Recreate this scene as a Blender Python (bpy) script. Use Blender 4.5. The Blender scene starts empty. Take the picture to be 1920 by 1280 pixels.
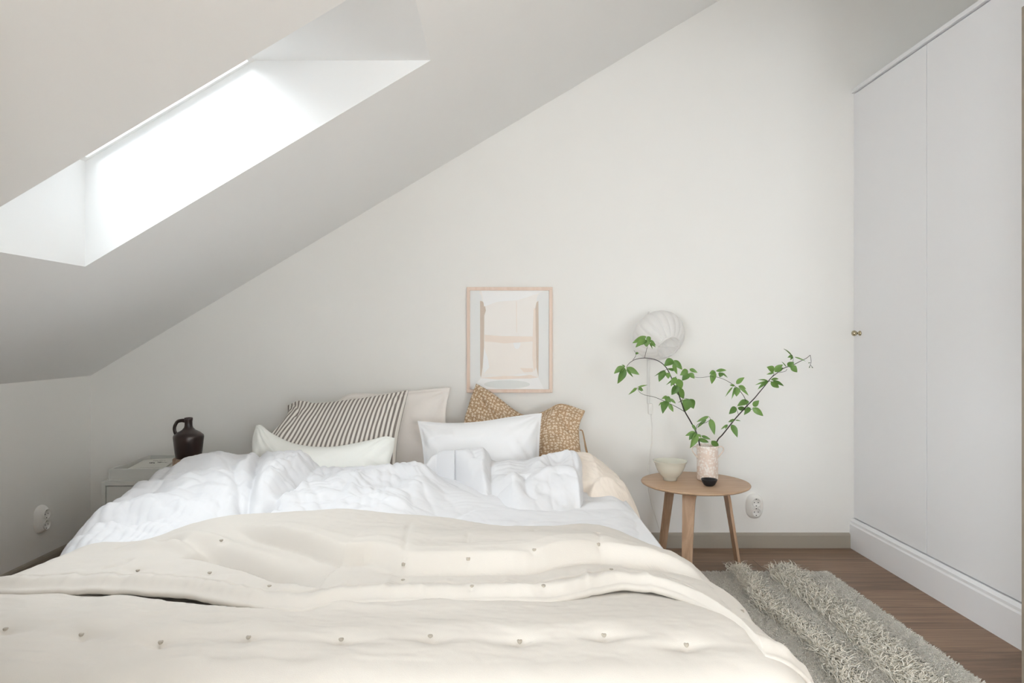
import bpy, bmesh, math, random
import numpy as np
from mathutils import Vector, Matrix
random.seed(7)
sc = bpy.context.scene
COL = sc.collection

# ---------------------------------------------------------------- camera
H = 1.05                      # camera height
FPX, VX, VY = 1280.0, 937.0, 633.0
cam = bpy.data.cameras.new('camera'); cam.lens = 24.0; cam.sensor_width = 36.0
cam.shift_x = (960 - VX) / 1920.0; cam.shift_y = -(640 - VY) / 1920.0
cam.clip_start = 0.02
camo = bpy.data.objects.new('camera', cam); COL.objects.link(camo)
camo.location = (0, 0, H); camo.rotation_euler = (math.pi / 2, 0, 0)
sc.camera = camo
def py_(px, py, y):           # point seen at a pixel, at depth y
    return Vector(((px - VX) / FPX * y, y, H - (py - VY) / FPX * y))
def pz_(px, py, z):           # point seen at a pixel, at height z
    y = (H - z) * FPX / (py - VY)
    return Vector(((px - VX) / FPX * y, y, z))

# ---------------------------------------------------------------- world, light, exposure
w = bpy.data.worlds.new('sky'); sc.world = w; w.use_nodes = True
bgn = w.node_tree.nodes['Background']
bgn.inputs['Color'].default_value = (0.89, 0.955, 1.0, 1)
# overcast sky, a little brighter overhead
_N, _L = w.node_tree.nodes, w.node_tree.links
_tc = _N.new('ShaderNodeTexCoord'); _dp = _N.new('ShaderNodeVectorMath'); _dp.operation = 'DOT_PRODUCT'
_dp.inputs[1].default_value = (0.0, 0.0, -1.0)
_L.new(_tc.outputs['Generated'], _dp.inputs[0])
_mr = _N.new('ShaderNodeMapRange'); _mr.inputs['From Min'].default_value = -0.9; _mr.inputs['From Max'].default_value = -0.1
_mr.inputs['To Min'].default_value = 27.0; _mr.inputs['To Max'].default_value = 22.5
_L.new(_dp.outputs['Value'], _mr.inputs['Value']); _L.new(_mr.outputs['Result'], bgn.inputs['Strength'])
sc.view_settings.view_transform = 'Standard'; sc.view_settings.look = 'None'
sc.view_settings.exposure = -0.58; sc.view_settings.gamma = 1.0
sc.view_settings.use_curve_mapping = False
sc.cycles.max_bounces = 14; sc.cycles.diffuse_bounces = 10
sc.cycles.use_denoising = True
sc.cycles.sample_clamp_indirect = 8.0
SLOPE = 0.5966
ZC = 2.083                    # sloping ceiling: z = ZC + SLOPE * x
ROOF = 0.34                  # vertical thickness of roof at the skylight
SK = dict(x0=-1.345, x1=-0.224, y0=1.645, y1=2.214)   # opening in the ceiling
def portal(name, loc, sx, sy, rot):
    l = bpy.data.lights.new(name, 'AREA'); l.shape = 'RECTANGLE'; l.size = sx; l.size_y = sy
    l.cycles.is_portal = True
    o = bpy.data.objects.new(name, l); COL.objects.link(o); o.location = loc; o.rotation_euler = rot
    return o
_xm0, _xm1 = SK['x0'], (ZC + SLOPE * SK['x1'] - ZC - ROOF) / SLOPE
_ang = math.atan(SLOPE)
portal('skylight_portal', ((_xm0 + _xm1) / 2 - 0.01, (SK['y0'] + SK['y1']) / 2, ZC + ROOF + SLOPE * (_xm0 + _xm1) / 2 + 0.02),
       (_xm1 - _xm0) / math.cos(_ang), SK['y1'] - SK['y0'], (0, -_ang, 0))
HY = -2.6                                             # rear wall of the hall behind the camera
HWS = [(-2.7, -0.58), (0.95, 1.88)]                  # two unseen windows in it, added to light the room
HZ0, HZ1 = 0.35, 1.6
for i_, (a_, b_) in enumerate(HWS):
    portal('added_window_portal', ((a_ + b_) / 2, HY - 0.10, (HZ0 + HZ1) / 2), b_ - a_, HZ1 - HZ0, (math.pi / 2, 0, 0))  # guides sampling through the added windows

# ---------------------------------------------------------------- helpers
def srgb(h):
    h = h.lstrip('#'); out = []
    for i in (0, 2, 4):
        c = int(h[i:i + 2], 16) / 255
        out.append(c / 12.92 if c <= 0.04045 else ((c + 0.055) / 1.055) ** 2.4)
    return (*out, 1)
def mat(name, col, rough=0.6, metal=0.0, vary=0.0, vscale=8.0, bump=0.0, bscale=200.0, sheen=0.0, spec=None, trans=0.0, coat=0.0):
    m = bpy.data.materials.new(name); m.use_nodes = True
    nt = m.node_tree; N = nt.nodes; L = nt.links; b = N['Principled BSDF']
    c = srgb(col)
    b.inputs['Base Color'].default_value = c; b.inputs['Roughness'].default_value = rough
    b.inputs['Metallic'].default_value = metal
    if sheen: b.inputs['Sheen Weight'].default_value = sheen; b.inputs['Sheen Roughness'].default_value = 0.6
    if spec is not None: b.inputs['Specular IOR Level'].default_value = spec
    if trans: b.inputs['Transmission Weight'].default_value = trans
    if coat: b.inputs['Coat Weight'].default_value = coat
    tc = N.new('ShaderNodeTexCoord')
    if vary:
        n = N.new('ShaderNodeTexNoise'); n.inputs['Scale'].default_value = vscale; n.inputs['Detail'].default_value = 4
        mx = N.new('ShaderNodeMix'); mx.data_type = 'RGBA'
        mx.inputs['A'].default_value = tuple(x * (1 - vary) for x in c[:3]) + (1,)
        mx.inputs['B'].default_value = tuple(min(1, x * (1 + vary)) for x in c[:3]) + (1,)
        L.new(tc.outputs['Object'], n.inputs['Vector']); L.new(n.outputs['Fac'], mx.inputs['Factor'])
        L.new(mx.outputs['Result'], b.inputs['Base Color'])
    if bump:
        n2 = N.new('ShaderNodeTexNoise'); n2.inputs['Scale'].default_value = bscale; n2.inputs['Detail'].default_value = 3
        bp = N.new('ShaderNodeBump'); bp.inputs['Strength'].default_value = bump; bp.inputs['Distance'].default_value = 0.002
        L.new(tc.outputs['Object'], n2.inputs['Vector']); L.new(n2.outputs['Fac'], bp.inputs['Height'])
        L.new(bp.outputs['Normal'], b.inputs['Normal'])
    return m
def wood(name, c1, c2, axis=0, scale=1.0, rough=0.5, planks=None):
    m = bpy.data.materials.new(name); m.use_nodes = True
    nt = m.node_tree; N = nt.nodes; L = nt.links; b = N['Principled BSDF']
    b.inputs['Roughness'].default_value = rough
    tc = N.new('ShaderNodeTexCoord'); mp = N.new('ShaderNodeMapping')
    s = [14.0 * scale] * 3; s[axis] = 0.9 * scale
    mp.inputs['Scale'].default_value = s
    n = N.new('ShaderNodeTexNoise'); n.inputs['Scale'].default_value = 1.6; n.inputs['Detail'].default_value = 8
    n.inputs['Roughness'].default_value = 0.62; n.inputs['Distortion'].default_value = 1.6
    L.new(tc.outputs['Object'], mp.inputs['Vector']); L.new(mp.outputs['Vector'], n.inputs['Vector'])
    cr = N.new('ShaderNodeValToRGB')
    cr.color_ramp.elements[0].position = 0.32; cr.color_ramp.elements[0].color = srgb(c1)
    cr.color_ramp.elements[1].position = 0.68; cr.color_ramp.elements[1].color = srgb(c2)
    L.new(n.outputs['Fac'], cr.inputs['Fac'])
    out = cr.outputs['Color']
    if planks:
        br = N.new('ShaderNodeTexBrick'); br.offset = 0.37
        br.inputs['Scale'].default_value = 1.0; br.inputs['Brick Width'].default_value = 1.9
        br.inputs['Row Height'].default_value = planks; br.inputs['Mortar Size'].default_value = 0.0016
        br.inputs['Mortar Smooth'].default_value = 0.3
        br.inputs['Color1'].default_value = (0.84, 0.83, 0.82, 1); br.inputs['Color2'].default_value = (1.06, 1.05, 1.04, 1)
        br.inputs['Mortar'].default_value = (0.32, 0.28, 0.25, 1)
        L.new(tc.outputs['Object'], br.inputs['Vector'])
        mx = N.new('ShaderNodeMix'); mx.data_type = 'RGBA'; mx.blend_type = 'MULTIPLY'; mx.inputs['Factor'].default_value = 1
        L.new(out, mx.inputs['A']); L.new(br.outputs['Color'], mx.inputs['B'])
        # dark knots
        v = N.new('ShaderNodeTexNoise'); v.inputs['Scale'].default_value = 1.0; v.inputs['Detail'].default_value = 1
        mp2 = N.new('ShaderNodeMapping'); mp2.inputs['Scale'].default_value = (5, 13, 5); mp2.inputs['Location'].default_value = (2.3, 4.1, 0)
        L.new(tc.outputs['Object'], mp2.inputs['Vector']); L.new(mp2.outputs['Vector'], v.inputs['Vector'])
        r2 = N.new('ShaderNodeValToRGB'); r2.color_ramp.elements[0].position = 0.2; r2.color_ramp.elements[0].color = (0.35, 0.3, 0.26, 1)
        r2.color_ramp.elements[1].position = 0.25; r2.color_ramp.elements[1].color = (1, 1, 1, 1)
        L.new(v.outputs['Fac'], r2.inputs['Fac'])
        mx2 = N.new('ShaderNodeMix'); mx2.data_type = 'RGBA'; mx2.blend_type = 'MULTIPLY'; mx2.inputs['Factor'].default_value = 1
        L.new(mx.outputs['Result'], mx2.inputs['A']); L.new(r2.outputs['Color'], mx2.inputs['B'])
        out = mx2.outputs['Result']
    L.new(out, b.inputs['Base Color'])
    bp = N.new('ShaderNodeBump'); bp.inputs['Strength'].default_value = 0.15; bp.inputs['Distance'].default_value = 0.001
    L.new(n.outputs['Fac'], bp.inputs['Height']); L.new(bp.outputs['Normal'], b.inputs['Normal'])
    return m
def thin_glass(name, ior=1.45, rough=0.02):
    m = bpy.data.materials.new(name); m.use_nodes = True
    nt = m.node_tree; N = nt.nodes; L = nt.links
    N.remove(N['Principled BSDF'])
    t = N.new('ShaderNodeBsdfTransparent'); t.inputs['Color'].default_value = (0.995, 0.995, 0.995, 1)
    g = N.new('ShaderNodeBsdfGlossy'); g.inputs['Roughness'].default_value = rough
    fr = N.new('ShaderNodeFresnel'); fr.inputs['IOR'].default_value = ior
    mx = N.new('ShaderNodeMixShader')
    L.new(fr.outputs[0], mx.inputs[0]); L.new(t.outputs[0], mx.inputs[1]); L.new(g.outputs[0], mx.inputs[2])
    L.new(mx.outputs[0], N['Material Output'].inputs['Surface'])
    return m

def mesh_obj(name, verts, faces, m=None, parent=None, smooth=True, uv=None):
    me = bpy.data.meshes.new(name)
    verts = np.asarray(verts, dtype=np.float32)
    if isinstance(faces, np.ndarray):
        nf, k = faces.shape
        me.vertices.add(len(verts)); me.vertices.foreach_set('co', verts.ravel())
        me.loops.add(nf * k); me.loops.foreach_set('vertex_index', faces.astype(np.int32).ravel())
        me.polygons.add(nf)
        me.polygons.foreach_set('loop_start', np.arange(0, nf * k, k, dtype=np.int32))
        me.polygons.foreach_set('loop_total', np.full(nf, k, dtype=np.int32))
        me.update(calc_edges=True)
    else:
        me.from_pydata([tuple(map(float, v)) for v in verts], [], faces); me.update()
    if uv is not None:
        l = me.uv_layers.new(name='UVMap')
        li = np.zeros(len(me.loops), dtype=np.int32); me.loops.foreach_get('vertex_index', li)
        l.data.foreach_set('uv', np.asarray(uv, dtype=np.float32)[li].ravel())
    if smooth: me.polygons.foreach_set('use_smooth', np.ones(len(me.polygons), dtype=bool))
    o = bpy.data.objects.new(name, me); COL.objects.link(o)
    if m: me.materials.append(m)
    if parent: o.parent = parent
    return o
def bm_obj(name, bm, m=None, parent=None, smooth=False):
    bmesh.ops.recalc_face_normals(bm, faces=bm.faces)
    me = bpy.data.meshes.new(name); bm.to_mesh(me); bm.free()
    if smooth: me.polygons.foreach_set('use_smooth', np.ones(len(me.polygons), dtype=bool))
    o = bpy.data.objects.new(name, me); COL.objects.link(o)
    if m: me.materials.append(m)
    if parent: o.parent = parent
    return o
def box(bm, x0, x1, y0, y1, z0, z1, bev=0.0, seg=2):
    r = bmesh.ops.create_cube(bm, size=1.0)
    vs = r['verts']
    for v in vs:
        v.co = Vector(((x0 + x1) / 2 + v.co.x * (x1 - x0), (y0 + y1) / 2 + v.co.y * (y1 - y0), (z0 + z1) / 2 + v.co.z * (z1 - z0)))
    if bev:
        es = list({e for v in vs for e in v.link_edges})
        bmesh.ops.bevel(bm, geom=es, offset=bev, segments=seg, profile=0.5, affect='EDGES')
def boxo(name, x0, x1, y0, y1, z0, z1, m, parent=None, bev=0.0, seg=2):
    bm = bmesh.new(); box(bm, x0, x1, y0, y1, z0, z1, bev, seg)
    return bm_obj(name, bm, m, parent)
def lathe(name, prof, m, parent=None, seg=48, loc=(0, 0, 0)):
    vs = []; fs = []
    for r, z in prof:
        for k in range(seg):
            a = 2 * math.pi * k / seg
            vs.append((loc[0] + r * math.cos(a), loc[1] + r * math.sin(a), loc[2] + z))
    for i in range(len(prof) - 1):
        for k in range(seg):
            k2 = (k + 1) % seg
            fs.append((i * seg + k, i * seg + k2, (i + 1) * seg + k2, (i + 1) * seg + k))
    return mesh_obj(name, vs, fs, m, parent)
def catmull(pts, n=8):
    P = [Vector(p) for p in pts]; P = [2 * P[0] - P[1]] + P + [2 * P[-1] - P[-2]]
    out = []
    for i in range(1, len(P) - 2):
        for k in range(n):
            t = k / n
            out.append(0.5 * ((2 * P[i]) + (-P[i - 1] + P[i + 1]) * t + (2 * P[i - 1] - 5 * P[i] + 4 * P[i + 1] - P[i + 2]) * t * t
                              + (-P[i - 1] + 3 * P[i] - 3 * P[i + 1] + P[i + 2]) * t ** 3))
    out.append(P[-2].copy()); return out
def tube_geo(pts, radii, seg=8, flat=1.0):
    vs = []; fs = []; n = len(pts)
    up = Vector((0, 0, 1))
    t0 = (pts[1] - pts[0]).normalized()
    a = t0.cross(up)
    if a.length < 1e-3: a = t0.cross(Vector((1, 0, 0)))
    a.normalize()
    for i, p in enumerate(pts):
        t = (pts[min(i + 1, n - 1)] - pts[max(i - 1, 0)])
        t = t.normalized() if t.length > 1e-9 else t0
        a = (a - t * a.dot(t)).normalized(); b = t.cross(a)
        r = radii[i] if hasattr(radii, '__len__') else radii
        for k in range(seg):
            th = 2 * math.pi * k / seg
            vs.append(p + a * (math.cos(th) * r) + b * (math.sin(th) * r * flat))
    for i in range(n - 1):
        for k in range(seg):
            k2 = (k + 1) % seg
            fs.append((i * seg + k, i * seg + k2, (i + 1) * seg + k2, (i + 1) * seg + k))
    fs.append(tuple(range(seg - 1, -1, -1))); fs.append(tuple((n - 1) * seg + k for k in range(seg)))
    return vs, fs
def tube(name, pts, r, m, parent=None, seg=8, sm=6, flat=1.0):
    pts = catmull(pts, sm) if sm > 1 else [Vector(p) for p in pts]
    if hasattr(r, '__len__'):
        rr = list(np.interp(np.linspace(0, 1, len(pts)), np.linspace(0, 1, len(r)), r))
    else: rr = r
    vs, fs = tube_geo(pts, rr, seg, flat)
    return mesh_obj(name, [tuple(v) for v in vs], fs, m, parent)
def thing(name, label, cat, loc=(0, 0, 0), group=None):
    o = bpy.data.objects.new(name, None); COL.objects.link(o); o.location = loc; o.empty_display_size = 0.05
    o['label'] = label; o['category'] = cat
    if group: o['group'] = group
    return o
def tag(o, label, cat, group=None):
    o['label'] = label; o['category'] = cat
    if group: o['group'] = group
    return o
def struct(o, label=None):
    o['kind'] = 'structure'
    if label: o['label'] = label
    return o
def localize(root):           # children are built in world coordinates: shift them under the root
    bpy.context.view_layer.update()
    inv = Matrix.Translation(-root.location)
    for c in root.children: c.matrix_parent_inverse = inv

# noise on arrays
_rng = np.random.RandomState(11)
_lat = _rng.rand(256, 256)
def vnoise(x, y, seed=0):
    x = x + seed * 17.13; y = y + seed * 9.71
    xi = np.floor(x).astype(int); yi = np.floor(y).astype(int)
    fx = x - xi; fy = y - yi
    fx = fx * fx * fx * (fx * (fx * 6 - 15) + 10); fy = fy * fy * fy * (fy * (fy * 6 - 15) + 10)
    g = lambda a, b: _lat[a & 255, b & 255]
    return ((g(xi, yi) * (1 - fx) + g(xi + 1, yi) * fx) * (1 - fy) + (g(xi, yi + 1) * (1 - fx) + g(xi + 1, yi + 1) * fx) * fy) * 2 - 1
def fbm(x, y, seed=0, octv=4, gain=0.5):
    s = 0; a = 1; n = 0
    for i in range(octv):
        c, d = math.cos(1.1 * i), math.sin(1.1 * i)
        s = s + a * vnoise((x * c - y * d) * 2 ** i, (x * d + y * c) * 2 ** i, seed + i * 3); n += a; a *= gain
    return s / n
def ridged(x, y, seed=0, octv=3, gain=0.5):
    s = 0; a = 1; n = 0
    for i in range(octv):
        c, d = math.cos(0.9 * i), math.sin(0.9 * i)
        v = 1 - np.abs(vnoise((x * c - y * d) * 2 ** i, (x * d + y * c) * 2 ** i, seed + i * 5)) * 1.6
        s = s + a * v; n += a; a *= gain
    return s / n
def drapes(x, y, seed, freq, th, warp=1.0):
    """puffy parallel folds with narrow creases between them, wandering in direction and fading in and out"""
    c, d = math.cos(th), math.sin(th)
    ph = freq * (x * c + y * d) + warp * 4.0 * fbm(x * 2.2, y * 2.2, seed, 2) + warp * 1.2 * fbm(x * 7, y * 7, seed + 3, 2)
    v = (np.sin(ph) ** 2 + 0.015) ** 0.4 - 0.65
    m = sstep(0.5 + 1.1 * vnoise(x * 3.1, y * 3.1, seed + 7))
    return v * m
def sstep(t): t = np.clip(t, 0, 1); return t * t * (3 - 2 * t)
def polyd(X, Y, pts):
    """distance, signed side (+ = left of travel), position along 0..1 for a polyline"""
    best = np.full(X.shape, 1e9); side = np.zeros(X.shape); along = np.zeros(X.shape)
    segl = [math.hypot(pts[i + 1][0] - pts[i][0], pts[i + 1][1] - pts[i][1]) for i in range(len(pts) - 1)]
    tot = sum(segl); acc = 0
    for i in range(len(pts) - 1):
        ax, ay = pts[i][0], pts[i][1]; bx, by = pts[i + 1][0], pts[i + 1][1]
        dx, dy = bx - ax, by - ay; l2 = dx * dx + dy * dy + 1e-12
        t = np.clip(((X - ax) * dx + (Y - ay) * dy) / l2, 0, 1)
        ex = X - ax - t * dx; ey = Y - ay - t * dy
        d = np.hypot(ex, ey); k = d < best
        best = np.where(k, d, best)
        side = np.where(k, np.sign(dx * (Y - ay) - dy * (X - ax)), side)
        along = np.where(k, (acc + t * segl[i]) / tot, along)
        acc += segl[i]
    return best, side, along
def smooth2(pts, n=5):
    return [(p.x, p.y) for p in catmull([(a, b, 0) for a, b in pts], n)]
def wpts(pix, z):             # pixel polyline -> plan polyline on the plane at height z
    out = []
    for p in pix:
        q = pz_(p[0], p[1], p[2] if len(p) > 2 else z); out.append((q.x, q.y))
    return smooth2(out, 4)
def endtaper(al, a=0.15, b=0.15):
    return sstep(al / max(a, 1e-6)) * sstep((1 - al) / max(b, 1e-6))
def ridge(X, Y, pts, h, wd, ta=0.15, tb=0.15, p=2.0):
    d, s, al = polyd(X, Y, pts)
    return h * np.exp(-(d / wd) ** p) * endtaper(al, ta, tb)
def fold(X, Y, pts, h, steep, soft, ta=0.15, tb=0.15):
    """cloth overlap: rises by h within 'steep' on the left side of travel and fades over 'soft'"""
    d, s, al = polyd(X, Y, pts)
    up = np.where(s > 0, sstep(d / steep) * np.exp(-(np.maximum(d - steep, 0) / soft) ** 1.6), 0)
    dn = np.where(s > 0, 0, -0.22 * np.exp(-(d / (steep * 1.4)) ** 2))
    return h * (up + dn) * endtaper(al, ta, tb)
def grid_faces(nu, nv):
    i = np.arange(nu - 1)[:, None]; j = np.arange(nv - 1)[None, :]
    a = i * nv + j
    return np.stack([a, a + nv, a + nv + 1, a + 1], -1).reshape(-1, 4)

# ---------------------------------------------------------------- materials
M = {}
M['wall'] = mat('wall_paint', '#f3f2ef', 0.85, vary=0.01, vscale=3, bump=0.06, bscale=260)
M['ceil'] = mat('ceiling_paint', '#f1f1f0', 0.9, bump=0.03, bscale=200)
M['reveal'] = mat('reveal_paint', '#f2f3f3', 0.8)
M['base'] = mat('skirting_paint', '#9e968a', 0.5)
M['cabinet'] = mat('cabinet_lacquer', '#ebebed', 0.45)
M['dark'] = mat('gap_shade', '#3a3835', 0.9)  # carcass colour, painted dark as the shade in the door gaps
M['floor'] = wood('oak_floor', '#6a5342', '#8f7560', 0, 1.0, 0.55, planks=0.19)
M['oak'] = wood('pale_oak', '#a5876c', '#bc9f84', 0, 1.4, 0.5)
M['oakv'] = wood('pale_oak_leg', '#9d7f66', '#b6987e', 2, 1.4, 0.5)
M['framewood'] = wood('pink_birch', '#dcc3b2', '#e6d2c4', 2, 1.0, 0.5)
M['linen'] = mat('white_linen', '#e0e0e2', 0.9, bump=0.18, bscale=900, sheen=0.15, spec=0.15)
M['cream'] = mat('cream_cotton', '#efe4d8', 0.9, bump=0.12, bscale=900, sheen=0.1, spec=0.15)
M['quilt'] = mat('quilt_cotton', '#c8c2ba', 0.9, vary=0.012, vscale=2.5, bump=0.16, bscale=700, sheen=0.12, spec=0.15)
M['pillow_white'] = mat('white_pillowcase', '#efeff0', 0.9, bump=0.1, bscale=900, spec=0.15)
M['pillow_ivory'] = mat('ivory_pillowcase', '#f7f8f3', 0.92, bump=0.35, bscale=500, sheen=0.2, spec=0.1)
M['pillow_back'] = mat('offwhite_pillowcase', '#f1ebe6', 0.92, bump=0.15, bscale=700, spec=0.1)
M['mattress'] = mat('mattress_cotton', '#e6e3df', 0.9, bump=0.1, bscale=500)
M['bedframe'] = mat('bedframe_fabric', '#d8d4cd', 0.9, bump=0.2, bscale=600)
M['tuft'] = mat('tuft_thread', '#a39b8f', 0.9)
M['glaze'] = mat('celadon_glaze', '#d3d1c4', 0.25, vary=0.03, vscale=20, coat=0.3)
M['black'] = mat('black_glaze', '#17171a', 0.45, bump=0.1, bscale=300)
M['jug'] = mat('brown_stoneware', '#2a1b17', 0.32, vary=0.15, vscale=15, coat=0.2)
M['plastic'] = mat('white_plastic', '#f1efeb', 0.4)
M['hole'] = mat('socket_hole', '#26221e', 0.8)
M['brass'] = mat('nickel_brass', '#b5a98e', 0.22, metal=1.0)
M['paper'] = mat('magazine_paper', '#dad9d2', 0.6)
M['ink'] = mat('ink', '#3c3a38', 0.7)
M['tray'] = mat('grey_white_lacquer', '#d2d2ce', 0.55)
M['rug'] = mat('rug_wool', '#f6f2ea', 0.95, vary=0.06, vscale=60, spec=0.1)
M['shag'] = mat('rug_long_wool', '#f6f1e6', 0.95, vary=0.06, vscale=30, spec=0.1)
M['bark'] = mat('dark_bark', '#2b211f', 0.6)
M['glass'] = thin_glass('window_glass')
M['picglass'] = thin_glass('picture_glass', ior=1.12)
def translucent(m, f):
    nt = m.node_tree; b = nt.nodes['Principled BSDF']; t = nt.nodes.new('ShaderNodeBsdfTranslucent'); t.inputs['Color'].default_value = b.inputs['Base Color'].default_value
    mx = nt.nodes.new('ShaderNodeMixShader'); mx.inputs[0].default_value = f
    nt.links.new(b.outputs[0], mx.inputs[1]); nt.links.new(t.outputs[0], mx.inputs[2]); nt.links.new(mx.outputs[0], nt.nodes['Material Output'].inputs['Surface'])
    return m
M['shade'] = mat('lamp_fabric', '#fbfaf9', 0.85, bump=0.1, bscale=600)
translucent(M['shade'], 0.35)
M['metal'] = mat('white_metal', '#e6e5e2', 0.4)

def leaf_mat():
    m = bpy.data.materials.new('leaf_green'); m.use_nodes = True
    nt = m.node_tree; N = nt.nodes; L = nt.links; b = N['Principled BSDF']
    b.inputs['Roughness'].default_value = 0.45
    oi = N.new('ShaderNodeObjectInfo'); tc = N.new('ShaderNodeTexCoord')
    n = N.new('ShaderNodeTexNoise'); n.inputs['Scale'].default_value = 40
    L.new(tc.outputs['Object'], n.inputs['Vector'])
    ad = N.new('ShaderNodeMath'); ad.operation = 'MULTIPLY_ADD'; ad.inputs[1].default_value = 0.35; ad.inputs[2].default_value = 0.0
    L.new(n.outputs['Fac'], ad.inputs[0])
    ad2 = N.new('ShaderNodeMath'); ad2.operation = 'MULTIPLY_ADD'; ad2.inputs[1].default_value = 0.65
    L.new(oi.outputs['Random'], ad2.inputs[0]); L.new(ad.outputs[0], ad2.inputs[2])
    cr = N.new('ShaderNodeValToRGB'); cr.color_ramp.elements[0].color = srgb('#466a2c'); cr.color_ramp.elements[1].color = srgb('#7b9d52')
    L.new(ad2.outputs[0], cr.inputs['Fac']); L.new(cr.outputs['Color'], b.inputs['Base Color'])
    b.inputs['Subsurface Weight'].default_value = 0.0
    tr = N.new('ShaderNodeBsdfTranslucent'); L.new(cr.outputs['Color'], tr.inputs['Color'])
    mx = N.new('ShaderNodeMixShader'); mx.inputs[0].default_value = 0.25
    L.new(b.outputs[0], mx.inputs[1]); L.new(tr.outputs[0], mx.inputs[2]); L.new(mx.outputs[0], N['Material Output'].inputs['Surface'])
    return m
M['leaf'] = leaf_mat()
def stripe_mat():
    m = mat('ticking_stripe', '#e9e4dd', 0.9, spec=0.15)
    nt = m.node_tree; N = nt.nodes; L = nt.links; b = N['Principled BSDF']
    uv = N.new('ShaderNodeUVMap'); sp = N.new('ShaderNodeSeparateXYZ'); L.new(uv.outputs[0], sp.inputs[0])
    mu = N.new('ShaderNodeMath'); mu.operation = 'MULTIPLY'; mu.inputs[1].default_value = 30.0; L.new(sp.outputs['X'], mu.inputs[0])
    fr = N.new('ShaderNodeMath'); fr.operation = 'FRACT'; L.new(mu.outputs[0], fr.inputs[0])
    cr = N.new('ShaderNodeValToRGB'); cr.color_ramp.interpolation = 'LINEAR'
    e = cr.color_ramp.elements; e[0].position = 0.0; e[0].color = srgb('#857d77'); e[1].position = 0.40; e[1].color = srgb('#857d77')
    for p, c in ((0.46, '#e9e4dd'), (0.94, '#e9e4dd'), (1.0, '#857d77')):
        k = e.new(p); k.color = srgb(c)
    L.new(fr.outputs[0], cr.inputs['Fac']); L.new(cr.outputs['Color'], b.inputs['Base Color'])
    return m
def floral_mat():
    m = mat('floral_cotton', '#ab8e6e', 0.9, spec=0.15)
    nt = m.node_tree; N = nt.nodes; L = nt.links; b = N['Principled BSDF']
    uv = N.new('ShaderNodeUVMap')
    def layer(scale, r_in, r_out, off):
        mp = N.new('ShaderNodeMapping'); mp.inputs['Scale'].default_value = (1.0, 0.68, 1); mp.inputs['Location'].default_value = (off, off, 0)
        L.new(uv.outputs[0], mp.inputs['Vector'])
        v = N.new('ShaderNodeTexVoronoi'); v.voronoi_dimensions = '2D'; v.inputs['Scale'].default_value = scale
        v.inputs['Randomness'].default_value = 0.6
        L.new(mp.outputs[0], v.inputs['Vector'])
        cr = N.new('ShaderNodeValToRGB'); e = cr.color_ramp.elements
        e[0].position = 0; e[0].color = (0.7, 0.7, 0.7, 1); e[1].position = r_in * 0.55; e[1].color = (0.15, 0.15, 0.15, 1)
        for p, c in ((r_in, 0.9), (r_out * 0.85, 0.9), (r_out, 0)):
            k = e.new(p); k.color = (c, c, c, 1)
        L.new(v.outputs['Distance'], cr.inputs['Fac']); return cr.outputs['Color']
    a = layer(36, 0.17, 0.33, 0.0); c = layer(80, 0.04, 0.2, 3.3)
    mxx = N.new('ShaderNodeMath'); mxx.operation = 'MAXIMUM'; L.new(a, mxx.inputs[0]); L.new(c, mxx.inputs[1])
    mx = N.new('ShaderNodeMix'); mx.data_type = 'RGBA'
    mx.inputs['A'].default_value = srgb('#a5886a'); mx.inputs['B'].default_value = srgb('#e6d8c4')
    L.new(mxx.outputs[0], mx.inputs['Factor']); L.new(mx.outputs['Result'], b.inputs['Base Color'])
    return m
def vase_mat():
    m = mat('vase_glaze', '#e8ddd4', 0.35)
    nt = m.node_tree; N = nt.nodes; L = nt.links; b = N['Principled BSDF']
    tc = N.new('ShaderNodeTexCoord')
    n = N.new('ShaderNodeTexVoronoi'); n.inputs['Scale'].default_value = 95
    n3 = N.new('ShaderNodeTexNoise'); n3.inputs['Scale'].default_value = 30
    L.new(tc.outputs['Object'], n.inputs['Vector']); L.new(tc.outputs['Object'], n3.inputs['Vector'])
    ad = N.new('ShaderNodeMath'); ad.operation = 'MULTIPLY'; L.new(n.outputs['Distance'], ad.inputs[0]); L.new(n3.outputs['Fac'], ad.inputs[1])
    cr = N.new('ShaderNodeValToRGB'); cr.color_ramp.elements[0].position = 0.12; cr.color_ramp.elements[0].color = srgb('#f0eae4')
    cr.color_ramp.elements[1].position = 0.3; cr.color_ramp.elements[1].color = srgb('#dccbbf')
    L.new(ad.outputs[0], cr.inputs['Fac']); L.new(cr.outputs['Color'], b.inputs['Base Color'])
    return m
M['stripe'] = stripe_mat(); M['floral'] = floral_mat(); M['vase'] = vase_mat()

# ---------------------------------------------------------------- room shell
YR1 = 2.00
XL, XR, YB, YF = -2.05, 2.42, 3.42, 0.70       # left, right, back, front inner faces
Zc = lambda x: ZC + SLOPE * x
def quad(name, pts, m):
    return mesh_obj(name, pts, [tuple(range(len(pts)))], m, smooth=False)
def prism_y(name, poly, y0, y1, m, parent=None):   # polygon in x,z extruded along y
    n = len(poly); vs = [(x, y0, z) for x, z in poly] + [(x, y1, z) for x, z in poly]
    fs = [tuple(range(n)), tuple(range(2 * n - 1, n - 1, -1))] + [(i, (i + 1) % n, n + (i + 1) % n, n + i) for i in range(n)]
    bm = bmesh.new(); bv = [bm.verts.new(v) for v in vs]
    for f in fs: bm.faces.new([bv[i] for i in f])
    return bm_obj(name, bm, m, parent)
T = 0.12
struct(boxo('floor', XL - T, XR + T, HY - T, YB + T, -0.1, 0, M['floor']))
struct(prism_y('wall_back', [(XL, 0), (XR, 0), (XR, Zc(XR)), (XL, Zc(XL))], YB, YB + T, M['wall']))
struct(boxo('wall_left', XL - T, XL, YF - T, YB + T, 0, Zc(XL), M['wall']))
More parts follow.
